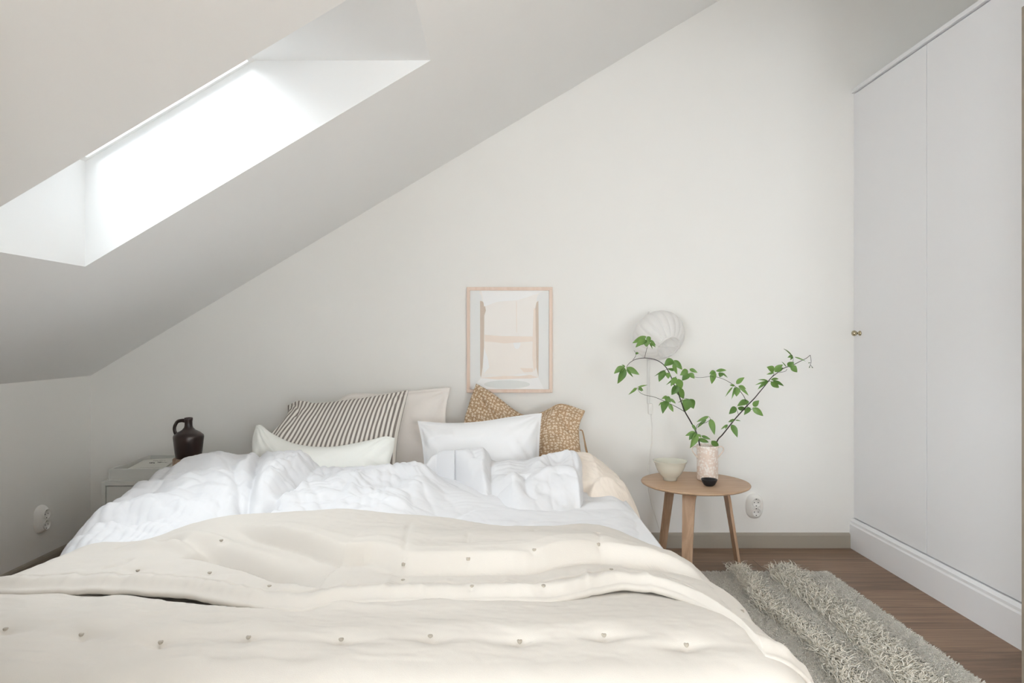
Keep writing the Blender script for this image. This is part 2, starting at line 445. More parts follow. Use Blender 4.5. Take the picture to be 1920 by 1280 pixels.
struct(boxo('wall_right', XR, XR + T, YR1 - T, YB + T, 0, Zc(XR), M['wall']))
# front wall with the wide doorway the photograph is taken through; its right-hand part stands further in
DX0, DX1, DZ = -0.60, 1.531, 2.02
YR1 = 2.00                                     # room face of the right-hand part
bm = bmesh.new()
def add_poly_y(bm, poly, y0, y1):
    n = len(poly); a = [bm.verts.new((x, y0, z)) for x, z in poly]; b = [bm.verts.new((x, y1, z)) for x, z in poly]
    bm.faces.new(a); bm.faces.new(b[::-1])
    for i in range(n): bm.faces.new((a[i], a[(i + 1) % n], b[(i + 1) % n], b[i]))
add_poly_y(bm, [(XL, 0), (DX0 - 0.02, 0), (DX0 - 0.02, Zc(DX0)), (XL, Zc(XL))], YF - T, YF)
add_poly_y(bm, [(DX1 + 0.02, 0), (XR, 0), (XR, Zc(XR)), (DX1 + 0.02, Zc(DX1))], YR1 - T, YR1)
add_poly_y(bm, [((DZ + 0.02 - ZC) / SLOPE, DZ + 0.02), (1.9, DZ + 0.02), (1.9, Zc(1.9))], YF - T, YF)
add_poly_y(bm, [(1.9, 0), (2.02, 0), (2.02, Zc(2.02)), (1.9, Zc(1.9))], YF - T, YR1 - T)
struct(bm_obj('wall_front', bm, M['wall']))
M['jamb'] = mat('door_casing_paint', '#8a7e71', 0.5)
bm = bmesh.new()
box(bm, DX1, DX1 + 0.02, YR1 - T - 0.01, YR1 + 0.004, 0, DZ, 0.002)
box(bm, DX0 - 0.02, DX0, YF - T - 0.01, YF + 0.012, 0, min(DZ, Zc(DX0) - 0.02), 0.002)
struct(bm_obj('trim_1', bm, M['jamb']))
# hall behind the camera, added unseen with the windows that light the room
hx0, hx1, hz = -3.7, 1.9, 2.45
struct(boxo('wall_hall_left', hx0 - T, hx0, HY, YF - T, 0, hz, M['wall']))
struct(boxo('wall_hall_right', hx1, hx1 + T, HY, YF - T, 0, hz, M['wall']))
struct(boxo('ceiling_hall', hx0 - T, hx1 + T, HY - T, YF - T, hz, hz + 0.1, M['ceil']))
bm = bmesh.new()
box(bm, hx0 - T, hx1 + T, HY - T, HY, 0, HZ0); box(bm, hx0 - T, hx1 + T, HY - T, HY, HZ1, hz)
box(bm, hx0 - T, HWS[0][0], HY - T, HY, HZ0, HZ1); box(bm, HWS[0][1], HWS[1][0], HY - T, HY, HZ0, HZ1); box(bm, HWS[1][1], hx1 + T, HY - T, HY, HZ0, HZ1)
struct(bm_obj('wall_hall_rear', bm, M['wall']))
for i_, (a_, b_) in enumerate(HWS):
    wf = bpy.data.objects.new('window_%d' % (i_ + 2), None); COL.objects.link(wf); wf['kind'] = 'structure'  # added window out of view, there for its light
    bm = bmesh.new(); yy = HY - 0.07
    for q0, q1, z0, z1 in ((a_, b_, HZ0, HZ0 + 0.05), (a_, b_, HZ1 - 0.05, HZ1), (a_, a_ + 0.05, HZ0, HZ1), (b_ - 0.05, b_, HZ0, HZ1)):
        box(bm, q0, q1, yy - 0.02, yy + 0.02, z0, z1)
    bm_obj('window_frame', bm, M['reveal'], wf)
    boxo('window_pane', a_, b_, yy - 0.003, yy + 0.003, HZ0, HZ1, M['glass'], wf)

# ceiling slab with the skylight shaft
x0, x1, y0, y1 = SK['x0'], SK['x1'], SK['y0'], SK['y1']
xm = _xm1                                    # where the level head of the shaft meets the window
CY0, CY1 = YF - T, YB + T
bm = bmesh.new()
def sl(xa, xb, ya, yb, dz=0.0):
    return bm.faces.new([bm.verts.new((xa, ya, Zc(xa) + dz)), bm.verts.new((xb, ya, Zc(xb) + dz)),
                         bm.verts.new((xb, yb, Zc(xb) + dz)), bm.verts.new((xa, yb, Zc(xa) + dz))])
xa, xb = XL - T, XR + T
sl(xa, x0, CY0, CY1); sl(x1, xb, CY0, CY1); sl(x0, x1, CY0, y0); sl(x0, x1, y1, CY1)          # underside
sl(xa, x0, CY0, CY1, ROOF); sl(xm, xb, CY0, CY1, ROOF); sl(x0, xm, CY0, y0, ROOF); sl(x0, xm, y1, CY1, ROOF)   # outside
for q in ([(xa, CY0), (xa, CY1)], [(xb, CY0), (xb, CY1)], [(xa, CY0), (xb, CY0)], [(xa, CY1), (xb, CY1)]):
    (ax, ay), (bx, by) = q
    bm.faces.new([bm.verts.new(v) for v in ((ax, ay, Zc(ax)), (bx, by, Zc(bx)), (bx, by, Zc(bx) + ROOF), (ax, ay, Zc(ax) + ROOF))])
o = struct(bm_obj('ceiling', bm, M['ceil']))
bm = bmesh.new()
zb0, zb1, zt = Zc(x0), Zc(x0) + ROOF, Zc(x1)
V = lambda *p: bm.verts.new(p)
bm.faces.new([V(x0, y0, zb0), V(x0, y1, zb0), V(x0, y1, zb1), V(x0, y0, zb1)])           # vertical foot
bm.faces.new([V(x1, y0, zt), V(x1, y1, zt), V(xm, y1, zt), V(xm, y0, zt)])               # level head
for yy in (y0, y1):
    bm.faces.new([V(x0, yy, zb0), V(x1, yy, zt), V(xm, yy, zt), V(x0, yy, zb1)])
struct(bm_obj('trim_2', bm, M['reveal']))
w1 = bpy.data.objects.new('window_1', None); COL.objects.link(w1); w1['kind'] = 'structure'
bm = bmesh.new(); fw = 0.016
def slp(bm, xa, xb, ya, yb, d0, d1):
    vs = [bm.verts.new((x, y, Zc(x) + ROOF + d)) for d in (d0, d1) for x, y in ((xa, ya), (xb, ya), (xb, yb), (xa, yb))]
    for f in ((0, 1, 2, 3), (7, 6, 5, 4), (0, 4, 5, 1), (1, 5, 6, 2), (2, 6, 7, 3), (3, 7, 4, 0)): bm.faces.new([vs[i] for i in f])
slp(bm, x0 - 0.02, xm + 0.02, y0 - 0.02, y0 + fw, 0.0, 0.035); slp(bm, x0 - 0.02, xm + 0.02, y1 - fw, y1 + 0.02, 0.0, 0.035)
slp(bm, x0 - 0.02, x0 + fw, y0 + fw, y1 - fw, 0.0, 0.035); slp(bm, xm - fw, xm + 0.02, y0 + fw, y1 - fw, 0.0, 0.035)
bm_obj('window_frame', bm, M['reveal'], w1)
bm = bmesh.new(); slp(bm, x0 + fw, xm - fw, y0 + fw, y1 - fw, 0.012, 0.020)
bm_obj('window_pane', bm, M['glass'], w1)

# skirting boards
def skirt_prof(h, d): return [(0, 0), (d, 0), (d, h - 0.012), (d - 0.004, h - 0.004), (0, h)]
bm = bmesh.new(); hs, ds = 0.075, 0.014
pr = skirt_prof(hs, ds)
a = [bm.verts.new((XL, YB - d, z)) for d, z in pr]; b = [bm.verts.new((1.75, YB - d, z)) for d, z in pr]
bm.faces.new(a); bm.faces.new(b[::-1])
for i in range(5): bm.faces.new((a[i], a[(i + 1) % 5], b[(i + 1) % 5], b[i]))
struct(bm_obj('baseboard_back', bm, M['base']))
bm = bmesh.new()
a = [bm.verts.new((XL + d, YF, z)) for d, z in pr]; b = [bm.verts.new((XL + d, YB - ds, z)) for d, z in pr]
bm.faces.new(a); bm.faces.new(b[::-1])
for i in range(5): bm.faces.new((a[i], a[(i + 1) % 5], b[(i + 1) % 5], b[i]))
struct(bm_obj('baseboard_left', bm, M['base']))

# ---------------------------------------------------------------- wardrobe
XD = 1.771                     # door face
wr = thing('wardrobe', 'tall white built-in wardrobe with flat doors and a deep plinth, right side of room', 'wardrobe', (2.1, 2.1, 0))
boxo('carcass', XD + 0.020, XR - 0.005, YR1 + 0.004, YB - 0.004, 0.15, 2.268, M['dark'], wr)
boxo('top_rail', XD - 0.010, XR - 0.005, YR1 + 0.004, YB - 0.002, 2.273, 2.291, M['cabinet'], wr, 0.0015)
boxo('filler', XD + 0.004, XD + 0.022, YB - 0.012, YB - 0.001, 0.15, 2.27, M['cabinet'], wr)
bm = bmesh.new()
pl = [(XD - 0.020, 0), (XD - 0.020, 0.118), (XD - 0.015, 0.125), (XD - 0.015, 0.136), (XD - 0.002, 0.147), (XD + 0.03, 0.147), (XD + 0.03, 0)]
a = [bm.verts.new((x, YR1 + 0.004, z)) for x, z in pl]; b = [bm.verts.new((x, YB - 0.001, z)) for x, z in pl]
bm.faces.new(a); bm.faces.new(b[::-1])
for i in range(len(pl)): bm.faces.new((a[i], a[(i + 1) % len(pl)], b[(i + 1) % len(pl)], b[i]))
bm_obj('plinth', bm, M['cabinet'], wr)
ye = YB - 0.012; first = None
for k in range(5):
    y1d = ye - k * 0.5745 - (0.0024 if k else 0); y0d = ye - (k + 1) * 0.5745 + 0.0024
    y0d = max(y0d, YR1 + 0.006)
    if y1d - y0d < 0.05: break
    d = boxo('door', XD, XD + 0.019, y0d, y1d, 0.152, 2.267, M['cabinet'], wr, 0.0012, 1)
    if k == 0: first = d
# knob on the first door
kp = Vector((XD, 3.353, 1.072))
def lathe_x(name, prof, base, m, parent, seg=32):   # axis pointing to -x
    vs = []; fs = []
    for r, h in prof:
        for k in range(seg):
            a = 2 * math.pi * k / seg; vs.append((base.x - h, base.y + r * math.cos(a), base.z + r * math.sin(a)))
    for i in range(len(prof) - 1):
        for k in range(seg):
            k2 = (k + 1) % seg; fs.append((i * seg + k, i * seg + k2, (i + 1) * seg + k2, (i + 1) * seg + k))
    return mesh_obj(name, vs, fs, m, parent)
kn = lathe_x('knob', [(0, 0), (0.012, 0), (0.0125, 0.004), (0.009, 0.007), (0.0055, 0.010), (0.005, 0.015), (0.008, 0.018), (0.0125, 0.024), (0.0140, 0.030), (0.0122, 0.037), (0.007, 0.041), (0, 0.042)], kp, M['brass'], first)
kn['label'] = 'brass round knob'
localize(wr)
first_inv = first

# ---------------------------------------------------------------- bed
bx0, bx1, by0, by1 = -1.08, 0.47, 1.22, 3.36
bed = thing('bed', 'low double bed with white mattress and head against the back wall, under rumpled bedding', 'bed', ((bx0 + bx1) / 2, (by0 + by1) / 2, 0))
boxo('bed_base', bx0 + 0.01, bx1 - 0.01, by0 + 0.01, by1 - 0.01, 0.10, 0.24, M['bedframe'], bed, 0.015)
boxo('mattress', bx0, bx1, by0, by1, 0.242, 0.425, M['mattress'], bed, 0.04, 4)
for x in (bx0 + 0.12, bx1 - 0.12):
    for y in (by0 + 0.15, by1 - 0.15):
        lathe('leg', [(0, 0), (0.018, 0), (0.024, 0.10), (0, 0.10)], M['oakv'], bed, 20, (x, y, 0))
localize(bed)

def px_at(X, Y): return VX + FPX * X / Y
# --- white duvet
def interp(x, pts): return np.interp(x, [p[0] for p in pts], [p[1] for p in pts])
def fit_crest(X, Y, Z, sil, y0, blur=5):
    """shift each strip near the far crest so the pile is as tall as the seen outline says"""
    w_ = sstep((Y - y0 + 0.12) / 0.2)
    for _ in range(3):
        P = VY + FPX * (H - Z) / Y; P = np.where(Y < y0, 1e4, P)
        k = np.argmin(P, axis=1); i = np.arange(len(k)); yk = Y[i, k]
        dz = (P[i, k] - interp(VX + FPX * X[i, k] / yk, sil)) / FPX * yk
        kk = np.exp(-(np.arange(-blur * 2, blur * 2 + 1) / blur) ** 2); kk /= kk.sum()
        dz = np.convolve(np.pad(np.clip(dz, -.05, .05), blur * 2, mode='edge'), kk, 'valid')
        Z = Z + dz[:, None] * w_
    return Z
def build_duvet():
    nu, nv = 420, 300
    xs = np.linspace(-1.52, 0.585, nu); ys = np.linspace(1.78, 2.97, nv)
    X, Y = np.meshgrid(xs, ys, indexing='ij')
    # height of the far crest, from the silhouette against the pillows and the wall
    sil = [(60, 990), (160, 938), (190, 924), (225, 909), (255, 899), (272, 887), (300, 871), (318, 866), (332, 863), (345, 864), (357, 868), (368, 864), (382, 853), (398, 847), (415, 845), (432, 850), (455, 852), (480, 848), (520, 845), (562, 843), (578, 852),
           (592, 872), (640, 876), (700, 872), (760, 866), (800, 862), (900, 868), (1000, 872), (1100, 880), (1150, 895), (1200, 918), (1240, 945), (1290, 960)]
    YR = 2.74
    PX = px_at(X, YR); zr = H - (interp(PX, sil) - VY) / FPX * YR
    PXq = px_at(X, 2.05)
    zq = np.full_like(X, 0.470)
    t = np.clip((Y - 2.02) / (YR - 2.02), 0, 1)
    Z = zq * (1 - sstep(t) ** 0.9) + zr * sstep(t) ** 0.9
    back = np.clip((Y - YR) / 0.20, 0, 1)
    Z = np.where(Y > YR, 0.44 + (zr - 0.44) * np.sqrt(np.maximum(1 - back ** 2, 0)), Z)
    # big folds (pixel polylines, traced on the plane of the bedding)
    wp = lambda p, z=0.50: wpts(p, z)
    Z += ridge(X, Y, wp([(600, 905), (660, 890), (720, 884), (800, 888), (860, 898), (915, 912)], .53), 0.045, 0.10, .2, .25)
    Z += fold(X, Y, wp([(510, 948), (535, 925), (580, 909), (640, 905), (700, 900)], .51), -0.03, 0.02, 0.09, .1, .5)
    Z += ridge(X, Y, wp([(492, 850, .56), (477, 890, .54), (466, 925, .52), (460, 957, .49)]), -0.045, 0.018, .15, .05, 1.4)
    Z += ridge(X, Y, wp([(420, 865, .56), (445, 900, .54), (449, 930, .51), (460, 955, .49)]), -0.028, 0.022, .3, .05, 1.4)
    Z += ridge(X, Y, wp([(505, 962, .48), (510, 950, .49), (516, 940, .49)]), -0.06, 0.025, .0, .3, 1.5)
    Z += ridge(X, Y, wp([(520, 880, .54), (500, 910, .53), (482, 940, .50)]), 0.030, 0.05, .2, .2)
    Z += ridge(X, Y, wp([(340, 885, .54), (400, 872, .55), (430, 900, .54)]), 0.02, 0.06, .2, .2)
    Z += ridge(X, Y, wp([(140, 985, .46), (240, 950, .49), (330, 945, .50), (440, 955, .49)]), 0.022, 0.05, .2, .2)
    Z += ridge(X, Y, wp([(110, 1030, .42), (180, 985, .46), (260, 975, .47), (340, 962, .48)]), -0.025, 0.03, .2, .2)
    Z += ridge(X, Y, wp([(200, 925, .52), (290, 915, .53), (360, 905, .53)]), -0.016, 0.03, .2, .2)
    Z += ridge(X, Y, wp([(880, 975, .46), (920, 962, .46), (960, 958, .46), (1010, 965, .46)]), 0.014, 0.03, .2, .2)
    Z += ridge(X, Y, wp([(1000, 985, .46), (1060, 965, .46), (1120, 950, .46), (1190, 945, .45)]), 0.016, 0.035, .2, .2)
    Z += ridge(X, Y, wp([(950, 985, .46), (1010, 975, .46), (1080, 972, .46)]), -0.012, 0.012, .2, .2)
    Z += ridge(X, Y, wp([(840, 985, .47), (860, 950, .49), (905, 935, .49), (940, 950, .47)]), -0.02, 0.014, .2, .2)
    # radiating creases in the roll
    cx, cy = pz_(690, 872, .54).x, pz_(690, 872, .54).y
    ang = np.arctan2(X - cx, -(Y - cy - 0.0)); rr = np.hypot(X - cx, Y - cy)
    fan = np.sin(ang * 16 + 2.2 * vnoise(ang * 3, rr * 2, 5)) * (0.5 + 0.5 * vnoise(ang * 4, rr * 3, 9))
    Z += 0.010 * fan * np.exp(-((rr - 0.33) / 0.22) ** 2) * (np.abs(ang) < 1.5) * sstep((1.5 - np.abs(ang)) / .3)
    # rumpling, stretched along and across
    wx = X + 0.05 * fbm(X * 3, Y * 3, 2); wy = Y + 0.05 * fbm(X * 3, Y * 3, 4)
    lf = sstep((0.0 - X) / 0.5)
    Z += 0.018 * fbm(wx * 4.5, wy * 5.5, 7, 2)
    Z += 0.009 * fbm(wx * 10 + wy * 4, wy * 12 - wx * 4, 12, 2)
    Z -= (0.004 + 0.003 * lf) * np.maximum(ridged(wx * 7 + wy * 4, wy * 8 - wx * 3, 16, 1), 0) ** 3
    Z += (0.0035 + 0.002 * lf) * ridged(wx * 15 + wy * 6, wy * 11 - wx * 9, 18, 2) * (0.5 + 0.5 * vnoise(X * 5, Y * 5, 20))
    Z += 0.012 * drapes(X, Y, 22, 22, 0.5) + 0.010 * drapes(X, Y, 25, 26, 1.9) + 0.006 * drapes(X, Y, 27, 44, 1.2, 1.4) + (0.003 + 0.0035 * lf) * drapes(X, Y, 29, 85, 0.2, 2.2) + 0.004 * lf * drapes(X, Y, 35, 60, 0.9, 1.8) + 0.0025 * drapes(X, Y, 33, 95, 1.7, 2.2)
    Z += 0.0010 * fbm(wx * 45, wy * 38, 31, 3)
    Z = fit_crest(X, Y, Z, sil, 2.5)
    # the bedding lies flatter under the bunched second duvet
    lowm = sstep((X + 0.34) / 0.16)
    Z = Z * (1 - lowm) + np.minimum(Z, 0.452 + 0.35 * (Z - 0.47)) * lowm
    # sides roll down past the mattress
    le = interp(Y, [(1.78, -1.20), (1.90, -1.27), (2.0, -1.34), (2.12, -1.41), (2.3, -1.455), (2.64, -1.455), (2.85, -1.42), (3.02, -1.30)]) + 0.012 * vnoise(Y * 14, Y * 0, 3)
    tl = np.clip((le + 0.20 - X) / 0.20, 0, 1); Z = 0.13 + (Z - 0.13) * np.sqrt(np.maximum(1 - tl ** 2.6, 0))
    re = interp(Y, [(1.78, 0.50), (2.04, 0.515), (2.4, 0.555), (2.67, 0.575), (3.02, 0.54)]) + 0.010 * vnoise(Y * 14, Y * 0, 8)
    tr = np.clip((X - re + 0.17) / 0.17, 0, 1); Z = 0.16 + (Z - 0.16) * np.sqrt(np.maximum(1 - tr ** 2.4, 0))
    Xc = np.clip(X, le[0:1] if False else le, re)
    # keep clear of mattress
    ins = (Xc > bx0 - 0.01) & (Xc < bx1 + 0.01)
    Z = np.where(ins, np.maximum(Z, 0.432), Z)
    vs = np.stack([Xc, Y, Z], -1).reshape(-1, 3)
    o = mesh_obj('duvet', vs, grid_faces(nu, nv)[:, ::-1].copy(), M['linen'])
    return tag(o, 'white rumpled linen duvet heaped across the bed below the pillows', 'duvet')
build_duvet()

# --- second duvet bunched at the right of the bed: crumpled dome with closed rim
def build_bunch():
    nu, nv = 220, 160
    xs = np.linspace(-0.36, 0.37, nu); ys = np.linspace(2.30, 3.00, nv)
    X, Y = np.meshgrid(xs, ys, indexing='ij')
    sil = [(760, 905), (783, 885), (792, 862), (806, 850), (830, 844), (850, 843), (880, 841), (905, 839), (916, 845), (921, 862), (935, 866), (955, 861), (985, 864), (1005, 856), (1030, 850), (1060, 844), (1088, 838), (1097, 846), (1104, 870), (1112, 905)]
    YR = 2.76; PX = px_at(X, YR)
    zr = H - (interp(PX, sil) - VY) / FPX * YR
    kk = np.exp(-(np.arange(-36, 37) / 15.0) ** 2); kk /= kk.sum()
    zb = np.apply_along_axis(lambda c: np.convolve(np.pad(c, 36, mode='edge'), kk, 'valid'), 0, zr)
    mixk = np.exp(-(np.maximum(YR - Y, 0) / 0.09) ** 1.5); zr = zb * (1 - mixk) + (0.6 * zr + 0.4 * zb) * mixk
    front = interp(px_at(X, 2.42), [(760, 905), (800, 900), (840, 905), (880, 925), (930, 945), (960, 957), (1000, 962), (1050, 961), (1085, 953), (1105, 925), (1130, 905)])
    yf = (H - 0.462) * FPX / (front - VY)
    t = np.clip((Y - yf) / (YR - yf), 0, 1)
    Z = 0.44 + (zr - 0.44) * np.sin(t * math.pi / 2) ** 0.72
    back = np.clip((Y - YR) / 0.2, 0, 1); Z = np.where(Y > YR, 0.43 + (zr - 0.43) * np.sqrt(np.maximum(1 - back ** 2, 0)), Z)
    wp = lambda p, z=0.50: wpts(p, z)
    Z += ridge(X, Y, wp([(917, 845, .585), (921, 880, .56), (934, 918, .52), (948, 957, .47)]), -0.040, 0.020, .1, .0, 1.4)
    Z += ridge(X, Y, wp([(905, 845, .58), (908, 880, .57), (918, 915, .54), (930, 945, .50)]), 0.022, 0.03, .1, .2)
    Z += ridge(X, Y, wp([(800, 862, .57), (830, 890, .55), (870, 910, .53), (905, 935, .50)]), -0.018, 0.02, .2, .1, 1.5)
    Z += ridge(X, Y, wp([(958, 870, .57), (970, 900, .55), (985, 935, .51)]), 0.018, 0.035, .2, .2)
    Z += ridge(X, Y, wp([(985, 872, .57), (988, 890, .56), (1010, 915, .53)]), -0.02, 0.015, .1, .3, 1.5)
    Z += ridge(X, Y, wp([(1010, 880, .57), (1045, 872, .57), (1080, 890, .55), (1090, 925, .51)]), 0.022, 0.03, .2, .2)
    Z += ridge(X, Y, wp([(1070, 850, .58), (1085, 880, .56), (1100, 905, .53)]), -0.02, 0.012, .1, .2, 1.4)
    Z += ridge(X, Y, wp([(1000, 900, .54), (1040, 910, .53), (1060, 930, .51)]), -0.012, 0.03, .2, .2)
    wx = X + 0.04 * fbm(X * 4, Y * 4, 42); wy = Y + 0.04 * fbm(X * 4, Y * 4, 44)
    Z += 0.014 * fbm(wx * 6, wy * 6, 47, 2) + 0.006 * fbm(wx * 15, wy * 9 + wx * 4, 52, 2) - 0.006 * np.maximum(ridged(wx * 9, wy * 6 + wx * 4, 53, 1), 0) ** 3 + 0.0022 * ridged(wx * 22, wy * 16, 55, 2) + 0.0008 * fbm(wx * 50, wy * 45, 56, 2)
    Z += 0.009 * drapes(X, Y, 57, 24, 1.3) + 0.006 * drapes(X, Y, 59, 46, 0.3, 1.4) + 0.003 * drapes(X, Y, 61, 90, 1.6, 2)
    Z += ridge(X, Y, wp([(985, 872, .57), (1040, 852, .58), (1080, 862, .57), (1097, 905, .53), (1088, 940, .50), (1045, 953, .48), (985, 950, .48)]), 0.022, 0.022, .15, .15)
    Z = fit_crest(X, Y, Z, sil, 2.6, 9)
    Z = Z + 0.008 * np.exp(-((X + 0.06) / 0.12) ** 2) * np.exp(-((Y - 2.55) / 0.12) ** 2)
    le, re = -0.345, 0.355
    Z = 0.40 + (Z - 0.40) * np.sqrt(np.maximum(1 - np.clip((le + 0.11 - X) / 0.11, 0, 1) ** 2.0, 0)) * np.sqrt(np.maximum(1 - np.clip((X - re + 0.08) / 0.08, 0, 1) ** 2.2, 0))
    Z = np.where(Y < yf, 0.40 + (Z - 0.40) * np.sqrt(np.maximum(1 - np.clip((yf - Y) / 0.03, 0, 1) ** 2, 0)), Z)
    Xc = np.clip(X, le, re)
    vs = np.stack([Xc, Y, Z], -1).reshape(-1, 3)
    root = mesh_obj('duvet', vs, grid_faces(nu, nv)[:, ::-1].copy(), M['linen'])
    tag(root, 'second white duvet bunched up in front of the flat white pillow', 'duvet')
    # cream side of it turned out at the right
    nu, nv = 130, 130
    xs = np.linspace(0.26, 0.60, nu); ys = np.linspace(2.42, 3.12, nv); X, Y = np.meshgrid(xs, ys, indexing='ij')
    YR = 2.88; PX = px_at(X, YR)
    zr = H - (interp(PX, [(1060, 850), (1088, 850), (1108, 852), (1125, 865), (1142, 876), (1155, 880), (1166, 896), (1182, 915), (1205, 921), (1220, 940)]) - VY) / FPX * YR
    t = np.clip((Y - 2.50) / (YR - 2.50), 0, 1)
    Z = 0.445 + (zr - 0.445) * np.sin(t * math.pi / 2) ** 0.75
    back = np.clip((Y - YR) / 0.2, 0, 1); Z = np.where(Y > YR, 0.43 + (zr - 0.43) * np.sqrt(np.maximum(1 - back ** 2, 0)), Z)
    Z += ridge(X, Y, wp([(1100, 905, .52), (1130, 885, .54), (1160, 880, .54)]), 0.022, 0.02, .1, .2)
    Z += ridge(X, Y, wp([(1092, 880, .55), (1100, 900, .53), (1102, 930, .50)]), -0.03, 0.02, .1, .2, 1.4)
    Z += ridge(X, Y, wp([(1105, 930, .48), (1140, 928, .47), (1180, 925, .46)]), 0.012, 0.02, .1, .2)
    Z += ridge(X, Y, wp([(1178, 928, .46), (1180, 940, .45), (1200, 950, .44)]), -0.012, 0.012, .1, .2)
    Z += 0.006 * ridged(X * 13, Y * 12 + X * 6, 61, 3) + 0.0015 * fbm(X * 60, Y * 60, 66, 2)
    re = interp(Y, [(2.42, 0.40), (2.52, 0.47), (2.62, 0.555), (2.67, 0.575), (3.0, 0.545), (3.12, 0.52)]) + 0.008 * vnoise(Y * 15, Y * 0, 4)
    Z = 0.16 + (Z - 0.16) * np.sqrt(np.maximum(1 - np.clip((X - re + 0.13) / 0.13, 0, 1) ** 2.6, 0))
    Z = np.where(Y < 2.50, 0.40 + (Z - 0.40) * np.sqrt(np.maximum(1 - np.clip((2.50 - Y) / 0.05, 0, 1) ** 2, 0)), Z)
    vs = np.stack([np.minimum(X, re), Y, Z], -1).reshape(-1, 3)
    c = mesh_obj('turned_out_side', vs, grid_faces(nu, nv)[:, ::-1].copy(), M['cream'], root)
    c['label'] = 'cream coloured underside of the duvet'
build_bunch()

# --- quilt with its head end folded back
TUFTS_TOP = [(757, 1058), (877, 1044), (1000, 1029), (1122, 1019)]
TUFTS_BAND = [(757, 1087), (885, 1098), (1018, 1097), (1145, 1067), (415, 1011), (393, 1072), (505, 1098), (258, 1067), (1391, 1145)]
TUFTS_LOW = [(10, 1178), (155, 1190), (300, 1203), (467, 1193), (640, 1196), (808, 1193), (975, 1199), (1132, 1191), (1285, 1207), (1410, 1262)]
def side_drop(S, L, R, rad, zlo_scale=1.0):
    """arc-length coordinate S across the bed -> x offset and drop past the edges L and R"""
    x = S.copy(); dz = np.zeros_like(S)
    for sgn, E in ((-1, L), (1, R)):
        o = np.maximum(sgn * (S - E), 0)
        th = np.minimum(o / rad, math.pi / 2 * 0.93)
        rest = np.maximum(o - rad * math.pi / 2 * 0.93, 0)
        a = math.pi / 2 * 0.93
        xo = rad * np.sin(th) + rest * math.cos(a); zo = rad * (1 - np.cos(th)) + rest * math.sin(a)
        x = np.where(o > 0, E + sgn * xo, x); dz = dz + np.where(o > 0, zo, 0)
    return x, dz
def locate(Xa, Ya, Za, px, py):
    """grid point that a pixel looks at"""
    U = VX + FPX * Xa / np.maximum(Ya, .2); W_ = VY + FPX * (H - Za) / np.maximum(Ya, .2)
    k = int(np.argmin((U - px) ** 2 + (W_ - py) ** 2)); return Xa.ravel()[k], Ya.ravel()[k], Za.ravel()[k]
